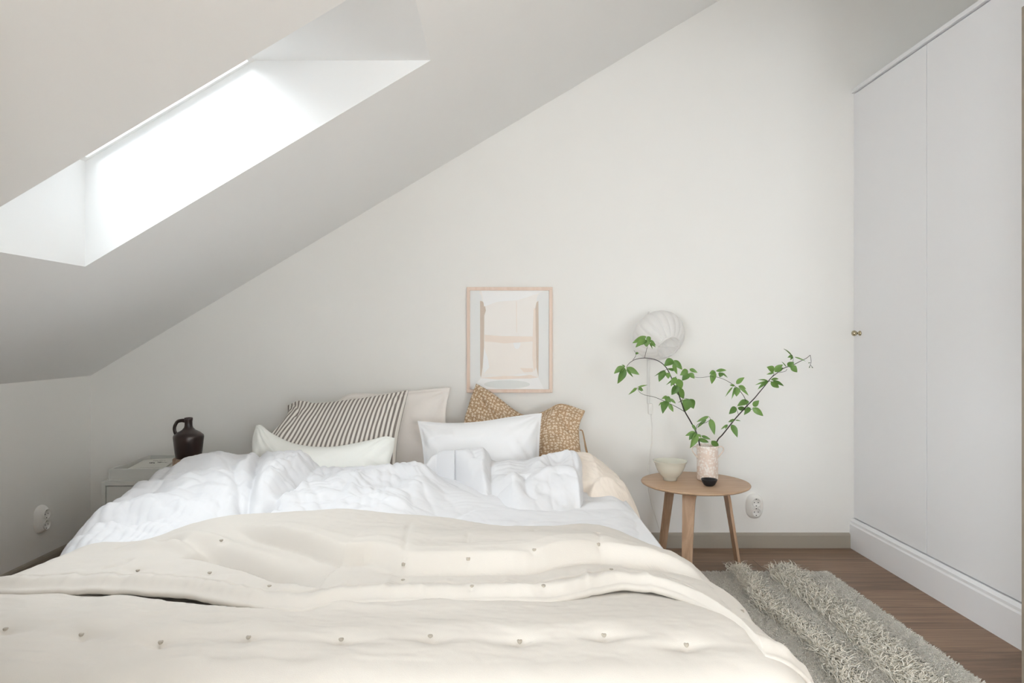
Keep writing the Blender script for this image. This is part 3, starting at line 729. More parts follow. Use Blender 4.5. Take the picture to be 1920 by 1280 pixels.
def build_quilt():
    foldp = [(270, 985), (340, 971), (420, 965), (500, 963), (640, 966), (750, 971), (840, 974), (890, 983), (960, 996), (1040, 998), (1140, 994), (1190, 1003), (1240, 1012)]
    hemp = [(0, 1108), (100, 1103), (200, 1103), (350, 1113), (450, 1130), (555, 1142), (640, 1128), (750, 1122), (870, 1122), (1000, 1123), (1060, 1118), (1120, 1105), (1170, 1098), (1230, 1105), (1290, 1125), (1340, 1152), (1400, 1190), (1440, 1224)]
    fz = [pz_(p[0], p[1], 0.525) for p in foldp]; hz_ = [pz_(p[0], p[1], 0.488) for p in hemp]
    fx = [(p.x, p.y) for p in fz]; hx = [(p.x, p.y) for p in hz_]
    fx = [(-1.6, 1.66), (-1.25, 1.80), (-1.12, 1.90)] + fx + [(0.62, 1.80), (0.8, 1.75)]
    hx = [(-1.5, 1.53)] + hx + [(0.9, 1.20)]
    sf = smooth2(fx, 6); sh = smooth2(hx, 6)
    yfold = lambda s: np.interp(s, [p[0] for p in sf], [p[1] for p in sf])
    yhem = lambda s: np.interp(s, [p[0] for p in sh], [p[1] for p in sh])
    Sl, Sr = -1.46, 0.86
    nu = 520
    S = np.linspace(Sl, Sr, nu)
    L, R = -1.13, 0.465
    # ---- base height of the bedding under the quilt
    def zbase(X, Y):
        return 0.452 + 0.008 * fbm(X * 2.5, Y * 3, 70, 2)
    # rows: (y, layer height) from foot drop to fold, round, back to hem, under
    nA, nN, nB, nH = 260, 12, 210, 14
    yf = yfold(S); yh = yhem(S)
    wp = lambda p, z=0.50: wpts(p, z)
    # lower layer
    ta = np.linspace(0, 1, nA)
    yA = 0.93 + ta[None, :] * (yf[:, None] - 0.93)
    SA = np.repeat(S[:, None], nA, 1)
    # foot: beyond y=1.24 it bends down
    YE, rad = 1.20, 0.10
    arc = np.maximum(YE - yA, 0) * 1.9
    th = np.minimum(arc / rad, math.pi / 2 * 0.9); rest = np.maximum(arc - rad * math.pi / 2 * 0.9, 0)
    yAA = np.where(arc > 0, YE - rad * np.sin(th) - rest * 0.16, yA)
    dA = np.where(arc > 0, rad * (1 - np.cos(th)) + rest * 0.98, 0)
    XA = SA
    ZA = zbase(XA, yA) + 0.018
    ZA += 0.022 * np.exp(-((yA - 1.34) / 0.16) ** 2)
    # crest facing the gap under the hem
    crest = wp([(190, 1105, .475), (250, 1122, .475), (320, 1137, .475), (400, 1145, .475), (490, 1152, .475), (560, 1143, .475), (660, 1133, .475), (760, 1132, .475), (890, 1131, .475), (960, 1137, .475), (1010, 1124, .475)])
    d, sd, al = polyd(XA, yA, crest)
    ZA += np.where(sd > 0, -0.022 * sstep(d / 0.03), 0.006 * np.exp(-(d / 0.05) ** 2)) * endtaper(al, .08, .1) * np.exp(-np.maximum(d - 0.15, 0) / 0.05)
    d2, sd2, al2 = polyd(XA, yA, wp([(1260, 1125, .475), (1310, 1145, .475), (1365, 1172, .47), (1400, 1190, .46)]))
    ZA += np.where(sd2 > 0, -0.02 * sstep(d2 / 0.02), 0) * endtaper(al2, .2, .2) * np.exp(-np.maximum(d2 - 0.1, 0) / 0.05)
    wx = XA + 0.05 * fbm(XA * 3, yA * 3, 72); wy = yA + 0.05 * fbm(XA * 3, yA * 3, 74)
    lf = sstep((0.1 - XA) / 0.7)
    ZA += (0.004 + 0.003 * lf) * fbm(wx * 6, wy * 9, 77, 2) + (0.0015 + 0.003 * lf) * ridged(wx * 6, wy * 17, 80, 3)
    ZA += 0.0011 * fbm(wx * 30, wy * 40, 84, 2)
    for p in TUFTS_LOW:
        qx, qy, _ = locate(XA, yA, ZA, *p)
        dx, dy = XA - qx, yA - qy
        ZA -= 0.014 * np.exp(-np.hypot(dx / 0.022, dy / 0.016)) + 0.004 * np.exp(-(dx / 0.06) ** 2 - (dy / 0.012) ** 2)
        ZA += 0.004 * np.exp(-(dx / 0.07) ** 2 - ((dy - 0.045) / 0.03) ** 2)
    # upper, folded-back layer
    tb = np.linspace(0, 1, nB)
    yB = yf[:, None] + tb[None, :] * (yh - yf)[:, None]
    SB = np.repeat(S[:, None], nB, 1); XB = SB
    TH = 0.030
    ZB = zbase(XB, yB) + 0.018 + TH + 0.018 * (1 - tb[None, :]) + 0.0 * XB
    ZB -= 0.010 * sstep((tb[None, :] - 0.93) / 0.07)
    # rounded nose at the fold and roll that overhangs the stitched hem band
    over = wp([(412, 966, .53), (485, 996, .53), (565, 1026, .52), (638, 1045, .52), (693, 1051, .51), (724, 1065, .50), (768, 1077, .50), (873, 1076, .50), (990, 1077, .50), (1059, 1066, .50), (1132, 1057, .50), (1187, 1060, .50), (1260, 1074, .49), (1340, 1112, .47)])
    d, sd, al = polyd(XB, yB, over)
    ZB += np.where(sd > 0, 0.044 * sstep(d / 0.03) ** 0.6 * np.exp(-np.maximum(d - 0.06, 0) / 0.22), -0.004 * np.exp(-(d / 0.03) ** 2)) * endtaper(al, .22, .12)
    band = wp([(335, 1044, .50), (401, 1058, .50), (474, 1080, .49), (529, 1099, .49), (576, 1112, .49), (620, 1112, .49)])
    d, sd, al = polyd(XB, yB, band)
    ZB += np.where(sd > 0, -0.042 * np.exp(-(d / 0.09) ** 1.5), 0.006 * np.exp(-(d / 0.03) ** 2)) * endtaper(al, .15, .2)
    ZB += ridge(XB, yB, wp([(205, 1014, .51), (255, 1006, .52), (300, 1002, .52), (330, 1012, .52)]), -0.034, 0.022, .2, .2)
    ZB += ridge(XB, yB, wp([(190, 1022, .50), (260, 1018, .51), (330, 1022, .51), (400, 1040, .51)]), 0.020, 0.022, .2, .2)
    ZB += ridge(XB, yB, wp([(330, 1010, .52), (420, 1030, .52), (520, 1075, .50), (580, 1100, .49)]), -0.022, 0.05, .2, .2)
    ZB += ridge(XB, yB, wp([(180, 1072, .49), (215, 1066, .49), (250, 1052, .49)]), -0.008, 0.012, .2, .2)
    ZB += ridge(XB, yB, wp([(300, 985, .53), (400, 1000, .53), (480, 1030, .52), (560, 1060, .51)]), 0.026, 0.035, .3, .3)
    ZB += ridge(XB, yB, wp([(640, 1000, .53), (760, 1010, .53), (900, 1020, .52), (1040, 1028, .52), (1180, 1032, .5)]), 0.012, 0.07, .2, .2)
    for a_, b_ in (((757, 1055), (770, 975)), ((877, 1040), (878, 1010)), ((1000, 1025), (1002, 998)), ((1122, 1018), (1126, 1035)), ((1300, 1075), (1240, 1050))):
        ZB += ridge(XB, yB, wp([(a_[0], a_[1], .52), (b_[0], b_[1], .53)]), -0.005, 0.008, .0, .3, 1.3)
    # stitched band: distance from hem
    ZB -= 0.040 * (1 - 0.95 * tb[None, :] ** 0.7) * (sstep((XB - 0.22) / 0.26) + sstep((-0.80 - XB) / 0.26))
    dh = yB - yh[:, None]
    st = np.exp(-((dh - 0.060) / 0.0035) ** 2)
    ZB -= 0.0045 * st
    ZB += 0.009 * np.exp(-((dh - 0.028) / 0.02) ** 2) * (0.6 + 0.5 * ridged(XB * 16, yB * 5, 90, 2))
    ZB += 0.006 * ridged(XB * 22, yB * 9, 93, 2) * np.exp(-((dh - 0.05) / 0.05) ** 2)
    wx = XB + 0.05 * fbm(XB * 3, yB * 3, 95)
    ZB += 0.004 * fbm(wx * 5, yB * 6, 97, 2) + 0.0018 * ridged(wx * 9, yB * 14, 99, 2) + 0.0007 * fbm(wx * 40, yB * 40, 101, 2)
    for p in TUFTS_TOP + TUFTS_BAND:
        qx, qy, _ = locate(XB, yB, ZB, *p)
        dx, dy = XB - qx, yB - qy
        ZB -= 0.009 * np.exp(-np.hypot(dx / 0.014, dy / 0.014)) + 0.003 * np.exp(-(dx / 0.05) ** 2 - (dy / 0.012) ** 2)
    # hem and underside rows
    zA_end = ZA[:, -1]; zB0 = ZB[:, 0]
    # raise nose smoothly: fade B start down to mid height
    nose_r = (zB0 - zA_end) / 2
    kn_ = np.linspace(0, math.pi, nN + 2)[1:-1]
    YN = yf[:, None] + nose_r[:, None] * 1.2 * np.sin(kn_)[None, :]
    ZN = (zA_end + nose_r)[:, None] - nose_r[:, None] * np.cos(kn_)[None, :]
    hr = 0.008
    kh = np.linspace(0, math.pi, nH // 2 + 1)[1:]
    YH = yh[:, None] - hr * np.sin(kh)[None, :] * 1.2; ZH = (ZB[:, -1] - hr)[:, None] + hr * np.cos(kh)[None, :]
    nU = 8; YU = yh[:, None] + np.linspace(0.01, 0.14, nU)[None, :]; ZU = np.repeat((ZB[:, -1] - 2 * hr)[:, None], nU, 1) + 0.003
    Yall = np.concatenate([yAA, YN, yB, YH, YU], 1)
    Zall = np.concatenate([ZA - dA, ZN, ZB, ZH, ZU], 1)
    n = Yall.shape[1]
    Sx = np.repeat(S[:, None], n, 1)
    # side wobble and drop
    lay = np.concatenate([np.zeros(nA), np.linspace(0, 1, nN), np.ones(nB + nH // 2 + nU)])[None, :]
    Lm = L + 0.035 * sstep((Yall - 1.5) / 0.3) + 0.010 * np.sin(Yall * 9); Rm = R - 0.045 * sstep((Yall - 1.5) / 0.25) + 0.010 * np.sin(Yall * 7 + 1)
    X2 = Sx.copy(); D = np.zeros_like(Sx)
    for sgn, E in ((-1, Lm), (1, Rm)):
        rad2 = 0.085 + 0.012 * lay
        o_ = np.maximum(sgn * (Sx - E), 0); a = math.pi / 2 * 0.9
        th = np.minimum(o_ / rad2, a); rest = np.maximum(o_ - rad2 * a, 0)
        X2 = np.where(o_ > 0, E + sgn * (rad2 * np.sin(th) + rest * math.cos(a)), X2)
        D = D + np.where(o_ > 0, rad2 * (1 - np.cos(th)) + rest * math.sin(a), 0)
    Z2 = np.maximum(Zall - D, 0.04)
    # soft vertical flutes in the hanging sides
    hang = np.clip(D / 0.15, 0, 1)
    X2 = X2 + np.sign(Sx) * hang * 0.018 * np.sin(Yall * 26 + 3 * vnoise(Yall * 4, Yall * 0, 2))
    vs = np.stack([X2, Yall, Z2], -1).reshape(-1, 3)
    root = mesh_obj('quilt', vs, grid_faces(nu, n)[:, ::-1].copy(), M['quilt'])
    tag(root, 'cream tufted cotton quilt over the foot of the bed, its top edge folded back', 'quilt')
    # tufts: little wound knots
    def surf(arrX, arrY, arrZ, x, y):
        k = np.argmin((arrX - x) ** 2 + (arrY - y) ** 2); return arrZ.ravel()[k]
    XA2 = X2[:, :nA]; ZA2 = Z2[:, :nA]; YA2 = Yall[:, :nA]
    i0 = nA + nN; XB2 = X2[:, i0:i0 + nB]; ZB2 = Z2[:, i0:i0 + nB]; YB2 = Yall[:, i0:i0 + nB]
    for lst, (ax, ay, az), z0 in ((TUFTS_LOW, (XA2, YA2, ZA2), .49), (TUFTS_TOP, (XB2, YB2, ZB2), .515), (TUFTS_BAND, (XB2, YB2, ZB2), .495)):
        for p in lst:
            qx, qy, z = locate(ax, ay, az, *p); q = Vector((qx, qy, z))
            r = 0.0050; z -= 0.0012
            vs_ = []; fs_ = []
            prof = [(0.0005, 0.0018), (0.55, 0.0026), (0.9, 0.0022), (1.0, 0.0008), (1.0, -0.004)]
            for rr, zz in prof:
                for k in range(12):
                    a = 2 * math.pi * k / 12; vs_.append((q.x + rr * r * math.cos(a), q.y + rr * r * math.sin(a), z + zz))
            for i in range(len(prof) - 1):
                for k in range(12):
                    k2 = (k + 1) % 12; fs_.append((i * 12 + k, i * 12 + k2, (i + 1) * 12 + k2, (i + 1) * 12 + k))
            mesh_obj('tuft', vs_, fs_, M['tuft'], root)
build_quilt()

# ---------------------------------------------------------------- pillows
def resample(poly, n):
    P = catmull([(a, b, 0) for a, b in poly], 8) if len(poly) > 2 else [Vector((*poly[0], 0)), Vector((*poly[1], 0))]
    P = [(p.x, p.y) for p in P]
    l = [0]
    for i in range(1, len(P)): l.append(l[-1] + math.hypot(P[i][0] - P[i - 1][0], P[i][1] - P[i - 1][1]))
    t = np.linspace(0, l[-1], n)
    return np.stack([np.interp(t, l, [p[0] for p in P]), np.interp(t, l, [p[1] for p in P])], -1)
def pillow(label, top, bottom, left, right, ytop, ybot, T, m, seed, name='pillow', wr=1.0, flange=0.0, power=0.55, creases=(), n=90):
    """edges are pixel polylines (top/bottom left->right, left/right top->bottom); the face leans back from ybot to ytop"""
    a = resample(top, n); b = resample(bottom, n); c = resample(left, n); d = resample(right, n)
    u = np.linspace(0, 1, n)[:, None, None]; v = np.linspace(0, 1, n)[None, :, None]
    P = (1 - v) * a[:, None, :] + v * b[:, None, :] + (1 - u) * c[None, :, :] + u * d[None, :, :] \
        - ((1 - u) * (1 - v) * a[0] + u * (1 - v) * a[-1] + (1 - u) * v * b[0] + u * v * b[-1])
    tv = v[..., 0] + 0 * u[..., 0]; tu = u[..., 0] + 0 * v[..., 0]
    ytl, ytr = ytop if isinstance(ytop, tuple) else (ytop, ytop)
    ybl, ybr = ybot if isinstance(ybot, tuple) else (ybot, ybot)
    Yd = (1 - tv) * ((1 - tu) * ytl + tu * ytr) + tv * ((1 - tu) * ybl + tu * ybr)
    Xw = (P[..., 0] - VX) / FPX * Yd; Zw = H - (P[..., 1] - VY) / FPX * Yd
    mid = np.stack([Xw, Yd, Zw], -1)
    A = mid[n - 1, 0] - mid[0, 0]; B = mid[0, n - 1] - mid[0, 0]
    nrm = np.cross(A, B); nrm /= np.linalg.norm(nrm)
    if nrm[1] > 0: nrm = -nrm
    uu, vv = 2 * tu - 1, 2 * tv - 1
    fl = 1 - flange
    ui, vi = np.clip(uu / fl, -1, 1), np.clip(vv / fl, -1, 1)
    prof = (np.maximum(1 - np.abs(ui) ** 2.6, 0) * np.maximum(1 - np.abs(vi) ** 2.6, 0)) ** power
    lw, lh = np.linalg.norm(A), np.linalg.norm(B)
    gx, gy = tu * lw, tv * lh
    edge = np.minimum(prof * 4, 1)
    # gathers radiating from the corners
    wrk = 0
    for cu, cv in ((0, 0), (1, 0), (0, 1), (1, 1)):
        ang = np.arctan2(gy - cv * lh, gx - cu * lw); r = np.hypot(gx - cu * lw, gy - cv * lh)
        wrk = wrk + np.sin(ang * 13 + 2 * vnoise(ang * 2, r * 5, seed)) * np.exp(-(r / 0.17) ** 1.5)
    gathers = 0.5 * np.sin(gx * 95 + 3 * vnoise(gx * 12, gy * 3, seed + 2)) * np.exp(-np.minimum(1 - np.abs(vi), 1) / 0.10)
    f = T * prof + edge * wr * (0.004 * wrk + 0.0018 * gathers + 0.007 * fbm(gx * 7, gy * 7, seed, 2) + 0.003 * ridged(gx * 12 + gy * 4, gy * 12, seed + 5, 2))
    for pts, hh, ww in creases:
        q = [(p[0] * lw, p[1] * lh) for p in pts]
        f = f + edge * ridge(gx, gy, smooth2(q, 4) if len(q) > 2 else q, hh, ww, .15, .15, 1.5)
    f = np.maximum(f, 0.0022)
    rim = 0.0022 + 0 * f
    front = mid + nrm * f[..., None]; back = mid - nrm * np.maximum(0.75 * T * prof, rim)[..., None]
    N_ = n * n
    vs = np.concatenate([front.reshape(-1, 3), back.reshape(-1, 3)])
    F = grid_faces(n, n); Fb = F[:, ::-1] + N_
    br = np.concatenate([np.arange(n) * n, (n - 1) * n + np.arange(1, n), (np.arange(n - 2, -1, -1)) * n + n - 1, np.arange(n - 2, 0, -1)])
    nx = np.roll(br, -1); side = np.stack([br, nx, nx + N_, br + N_], -1)
    uv = np.stack([tu, tv], -1).reshape(-1, 2); uv = np.concatenate([uv, uv])
    o = mesh_obj(name, vs, np.concatenate([F, Fb, side]), m, uv=uv)
    bm_ = bmesh.new(); bm_.from_mesh(o.data); bmesh.ops.recalc_face_normals(bm_, faces=bm_.faces); bm_.to_mesh(o.data); bm_.free()
    return tag(o, label, 'pillow')
pillow('large off-white pillow with a flange, standing behind the striped pillow against the wall',
       [(632, 752), (660, 738), (720, 738), (780, 732), (845, 726)], [(625, 879), (730, 882), (842, 879)],
       [(632, 752), (628, 820), (625, 879)], [(845, 726), (836, 770), (838, 820), (842, 879)],
       3.33, 3.20, 0.055, M['pillow_back'], 3, flange=0.05, power=0.6)
pillow('brown pillow printed with small cream flowers, its tip covering the picture corner',
       [(893, 719), (925, 738), (980, 777), (1018, 772), (1052, 757), (1097, 770)], [(868, 880), (980, 883), (1094, 883)],
       [(893, 719), (880, 755), (869, 800), (868, 880)], [(1097, 770), (1086, 800), (1088, 840), (1094, 883)],
       (3.34, 3.24), (3.17, 3.12), 0.05, M['floral'], 17, power=0.6, wr=1.3,
       creases=[([(0.05, 0.14), (0.3, 0.28), (0.55, 0.42)], -0.016, 0.012), ([(0.80, 0.02), (0.86, 0.25), (0.94, 0.45)], -0.020, 0.014), ([(0.75, 0.05), (0.79, 0.3), (0.82, 0.5)], 0.012, 0.03)])
ties = tube('tie_string', [py_(1087, 806, 3.2), py_(1092, 808, 3.19), py_(1096, 826, 3.18), py_(1099, 842, 3.17), py_(1103, 856, 3.15)], [0.0022, 0.003, 0.0035, 0.005, 0.004], M['floral'], bpy.data.objects['pillow.001'] if 'pillow.001' in bpy.data.objects else None, 8, 5)
pillow('grey and cream striped ticking pillow leaning behind the ivory cushion',
       [(540, 760), (562, 753), (600, 758), (650, 752), (710, 745), (766, 731)], [(474, 845), (560, 892), (650, 895), (741, 888)],
       [(540, 760), (538, 780), (520, 805), (474, 845)], [(766, 731), (752, 790), (744, 835), (741, 888)],
       (3.14, 3.18), (2.98, 3.00), 0.095, M['stripe'], 23, power=0.6, wr=1.1,
       creases=[([(0.02, 0.02), (0.12, 0.18), (0.16, 0.35)], -0.018, 0.012)])
pillow('flat white pillow leaning in front of the brown flowered pillow',
       [(783, 789), (840, 793), (900, 790), (960, 781), (1016, 774)], [(797, 893), (900, 896), (1010, 893)],
       [(783, 789), (792, 835), (797, 893)], [(1016, 774), (1012, 820), (1010, 893)],
       3.06, 2.98, 0.07, M['pillow_white'], 31, flange=0.03, power=0.6,
       creases=[([(0.02, 0.45), (0.12, 0.3), (0.3, 0.25)], 0.01, 0.02)])
pillow('long ivory cushion with a sagging top edge, lowest and nearest at left',
       [(480, 798), (490, 797), (510, 812), (555, 832), (620, 838), (690, 826), (722, 818), (740, 821)], [(478, 885), (560, 899), (650, 899), (728, 880)],
       [(480, 798), (473, 830), (478, 885)], [(740, 821), (738, 840), (733, 860), (728, 880)],
       2.96, 2.90, 0.07, M['pillow_ivory'], 41, name='cushion', power=0.5, wr=0.8)
bpy.data.objects['cushion']['category'] = 'cushion'

# ---------------------------------------------------------------- picture
fy = YB
pic = thing('framed_print', 'framed pale abstract print in a thin birch frame above the right pillows', 'picture', py_(955.5, 637, fy))
def pw(px, py): p = py_(px, py, fy - 0.018); return p.x, p.z
fx0, fz1 = pw(875, 538); fx1, fz0 = pw(1036, 736); mw = 0.0165
bm = bmesh.new()
box(bm, fx0, fx1, fy - 0.020, fy - 0.001, fz1 - mw, fz1, 0.001, 1); box(bm, fx0, fx1, fy - 0.020, fy - 0.001, fz0, fz0 + mw, 0.001, 1)
box(bm, fx0, fx0 + mw, fy - 0.020, fy - 0.001, fz0 + mw, fz1 - mw, 0.001, 1); box(bm, fx1 - mw, fx1, fy - 0.020, fy - 0.001, fz0 + mw, fz1 - mw, 0.001, 1)
bm_obj('frame', bm, M['framewood'], pic)
PC = [mat('print_%d' % i, c, 0.7, vary=v, vscale=s) for i, (c, v, s) in enumerate((('#f4f5f4', 0, 1), ('#fcf8f4', 0.02, 30), ('#d8c8ba', 0.06, 40), ('#f8ebe0', 0.04, 60), ('#ffffff', 0, 1), ('#ecefed', 0.01, 10), ('#fdf7f1', 0.02, 50)))]
ims = mesh_obj('print', [], [], None, pic)
bm = bmesh.new()
def ppoly(pts, mi, lay):      # coordinates in the 1280-square close-up of the photograph
    vs = []
    for cx, cy in pts:
        x, z = pw(840 + cx * 0.1875, 520 + cy * 0.1875); vs.append(bm.verts.new((x, fy - 0.008 - lay * 0.0002, z)))
    from mathutils.geometry import tessellate_polygon
    for tri in tessellate_polygon([[Vector((v.co.x, v.co.z, 0)) for v in vs]]):
        f = bm.faces.new([vs[i] for i in tri]); f.material_index = mi
def arc(cx, cy, rx, ry, a0, a1, n=16):
    return [(cx + rx * math.cos(math.radians(a0 + (a1 - a0) * i / n)), cy + ry * math.sin(math.radians(a0 + (a1 - a0) * i / n))) for i in range(n + 1)]
ppoly([(205, 118), (1020, 118), (1035, 1130), (215, 1130)], 0, 0)
ppoly([(320, 130)] + arc(250, 235, 95, 105, -50, 0, 8) + [(330, 1000), (230, 1118), (960, 1118), (905, 1000), (905, 235)] + arc(985, 235, 100, 110, 180, 255, 8), 1, 1)
ppoly([(320, 232), (345, 238), (368, 275), (378, 330), (362, 380), (360, 700), (345, 900), (330, 1000), (322, 980)], 2, 2)
ppoly([(905, 232), (885, 250), (872, 320), (880, 600), (885, 900), (905, 995), (908, 600)], 2, 2)
ppoly([(860, 300), (876, 320), (882, 900), (860, 940), (845, 800), (850, 500)], 3, 3.6)
ppoly([(365, 572), (520, 585), (700, 588), (860, 590), (860, 640), (700, 650), (560, 660), (480, 648), (365, 640)], 3, 4)
ppoly([(365, 640), (480, 648), (560, 660), (860, 650), (860, 930), (560, 985), (370, 960)], 6, 3)
ppoly(arc(690, 655, 36, 60, 0, 180, 12) + [(654, 652), (726, 652)], 4, 5)
ppoly([(360, 290), (500, 240), (700, 225), (900, 160), (960, 128), (330, 128), (345, 180)], 4, 2.5)
ppoly([(330, 1010), (560, 1000), (760, 965), (905, 1005), (960, 1118), (230, 1118)], 4, 5)
ppoly([(330, 1005), (560, 985), (720, 985), (820, 975), (900, 1000), (820, 1012), (700, 1012), (500, 1022)], 3, 6)
ppoly(arc(590, 1070, 230, 42, 0, 360, 32)[:-1], 5, 6.5)
ppoly([(720, 905), (850, 910), (850, 945), (760, 950)], 3, 5.2)
ppoly([(683, 240), (688, 240), (690, 550), (685, 550)], 3, 5.4)
ppoly([(360, 700), (400, 820), (412, 900), (360, 960), (350, 860)], 4, 5.6)
me = ims.data
for m_ in PC: me.materials.append(m_)
bm.normal_update()
for f in bm.faces:
    if f.normal.y > 0: f.normal_flip()
bm.to_mesh(me); bm.free()
boxo('back_board', fx0 + 0.004, fx1 - 0.004, fy - 0.0065, fy - 0.001, fz0 + 0.004, fz1 - 0.004, PC[0], pic)
boxo('glass', fx0 + mw * 0.8, fx1 - mw * 0.8, fy - 0.0135, fy - 0.0115, fz0 + mw * 0.8, fz1 - mw * 0.8, M['picglass'], pic)
localize(pic)

# ---------------------------------------------------------------- wall lamp
lc = py_(1235, 629, 3.27)
lamp = thing('wall_lamp', 'white pleated fabric wall lamp with switch and cord, behind the leafy branches', 'lamp', (lc.x - 0.04, YB, lc.z))
axis = Vector((0.30, -0.66, -0.52)).normalized()     # towards the opening
R_ = 0.128
up = Vector((0, 0, 1)); e1 = axis.cross(up).normalized(); e2 = e1.cross(axis).normalized()
vs = []; fs = []; nph, nth, NP = 34, 216, 18
th0, th1 = math.radians(14), math.radians(180 - 27)
for i in range(nph):
    th = th0 + (th1 - th0) * i / (nph - 1)           # 0 = back hub, pi = front opening
    for k in range(nth):
        a = 2 * math.pi * k / nth
        pl_ = abs(math.sin(a * NP / 2)) ** 0.55
        depth = 0.055 * math.sin(th) ** 0.5 + 0.0
        fine = 0.010 * math.sin(a * NP * 4) * abs(math.cos(th)) ** 2
        r = R_ * (1 - depth + depth * pl_ + fine)
        p = lc + axis * (-r * 0.80 * math.cos(th)) + (e1 * math.cos(a) + e2 * math.sin(a)) * (r * math.sin(th))
        vs.append(tuple(p))
for i in range(nph - 1):
    for k in range(nth):
        k2 = (k + 1) % nth; fs.append((i * nth + k, i * nth + k2, (i + 1) * nth + k2, (i + 1) * nth + k))
shade = mesh_obj('lamp_shade', vs, fs, M['shade'], lamp)
rc = lc + axis * (-R_ * 0.80 * math.cos(th1)); rr_ = R_ * math.sin(th1)
ring = [rc + (e1 * math.cos(2 * math.pi * k / 36) + e2 * math.sin(2 * math.pi * k / 36)) * rr_ for k in range(37)]
tube('opening_ring', ring, 0.0028, M['shade'], shade, 8, 1)
tube('cross_wire', [rc - e1 * rr_, rc + e1 * rr_], 0.0012, M['metal'], shade, 6, 1)
# bulb inside
bb = []; bf = []
for i in range(12):
    th = math.pi * i / 11
    for k in range(20):
        a = 2 * math.pi * k / 20; r = 0.03 * math.sin(th) + 0.0001
        bb.append(tuple(lc + axis * (-0.035 * math.cos(th)) + (e1 * math.cos(a) + e2 * math.sin(a)) * r))
for i in range(11):
    for k in range(20):
        k2 = (k + 1) % 20; bf.append((i * 20 + k, i * 20 + k2, (i + 1) * 20 + k2, (i + 1) * 20 + k))
mesh_obj('bulb', bb, bf, mat('opal_glass', '#e9e7e2', 0.3), lamp)
hb = lc - axis * (R_ * 0.78)
xw = (1216 - VX) / FPX * (YB - 0.01)
tube('arm', [lc - axis * 0.03, hb, Vector((hb.x - 0.02, YB - 0.02, hb.z + 0.005)), Vector((xw, YB - 0.012, hb.z - 0.02))], 0.005, M['metal'], lamp, 10, 5)
tl_ = py_(1217, 588, 3.33)
lathe('finial', [(0, -0.004), (0.006, -0.004), (0.008, 0.0), (0.004, 0.004), (0.003, 0.009), (0, 0.011)], M['metal'], lamp, 16, tuple(tl_))
z_a = py_(0, 640, YB).z; z_b = py_(0, 757, YB).z; z_c = py_(0, 776, YB).z
boxo('cable_channel', xw - 0.006, xw + 0.006, YB - 0.012, YB - 0.0005, z_b, z_a, M['metal'], lamp, 0.003)
sx = (1218.5 - VX) / FPX * YB
sw = boxo('switch', sx - 0.011, sx + 0.011, YB - 0.022, YB - 0.0005, z_c, z_b + 0.004, M['plastic'], lamp, 0.006, 3)
boxo('rocker', sx - 0.005, sx + 0.005, YB - 0.025, YB - 0.020, (z_c + z_b) / 2 - 0.008, (z_c + z_b) / 2 + 0.008, M['plastic'], sw, 0.002)
cp = [(1221, 776), (1223, 800), (1222, 830), (1218, 860), (1216, 890), (1216, 915), (1222, 945), (1233, 980), (1246, 1020)]
tube('cord', [py_(a, b, YB - 0.008) for a, b in cp], 0.0028, M['plastic'], lamp, 8, 5)
localize(lamp)

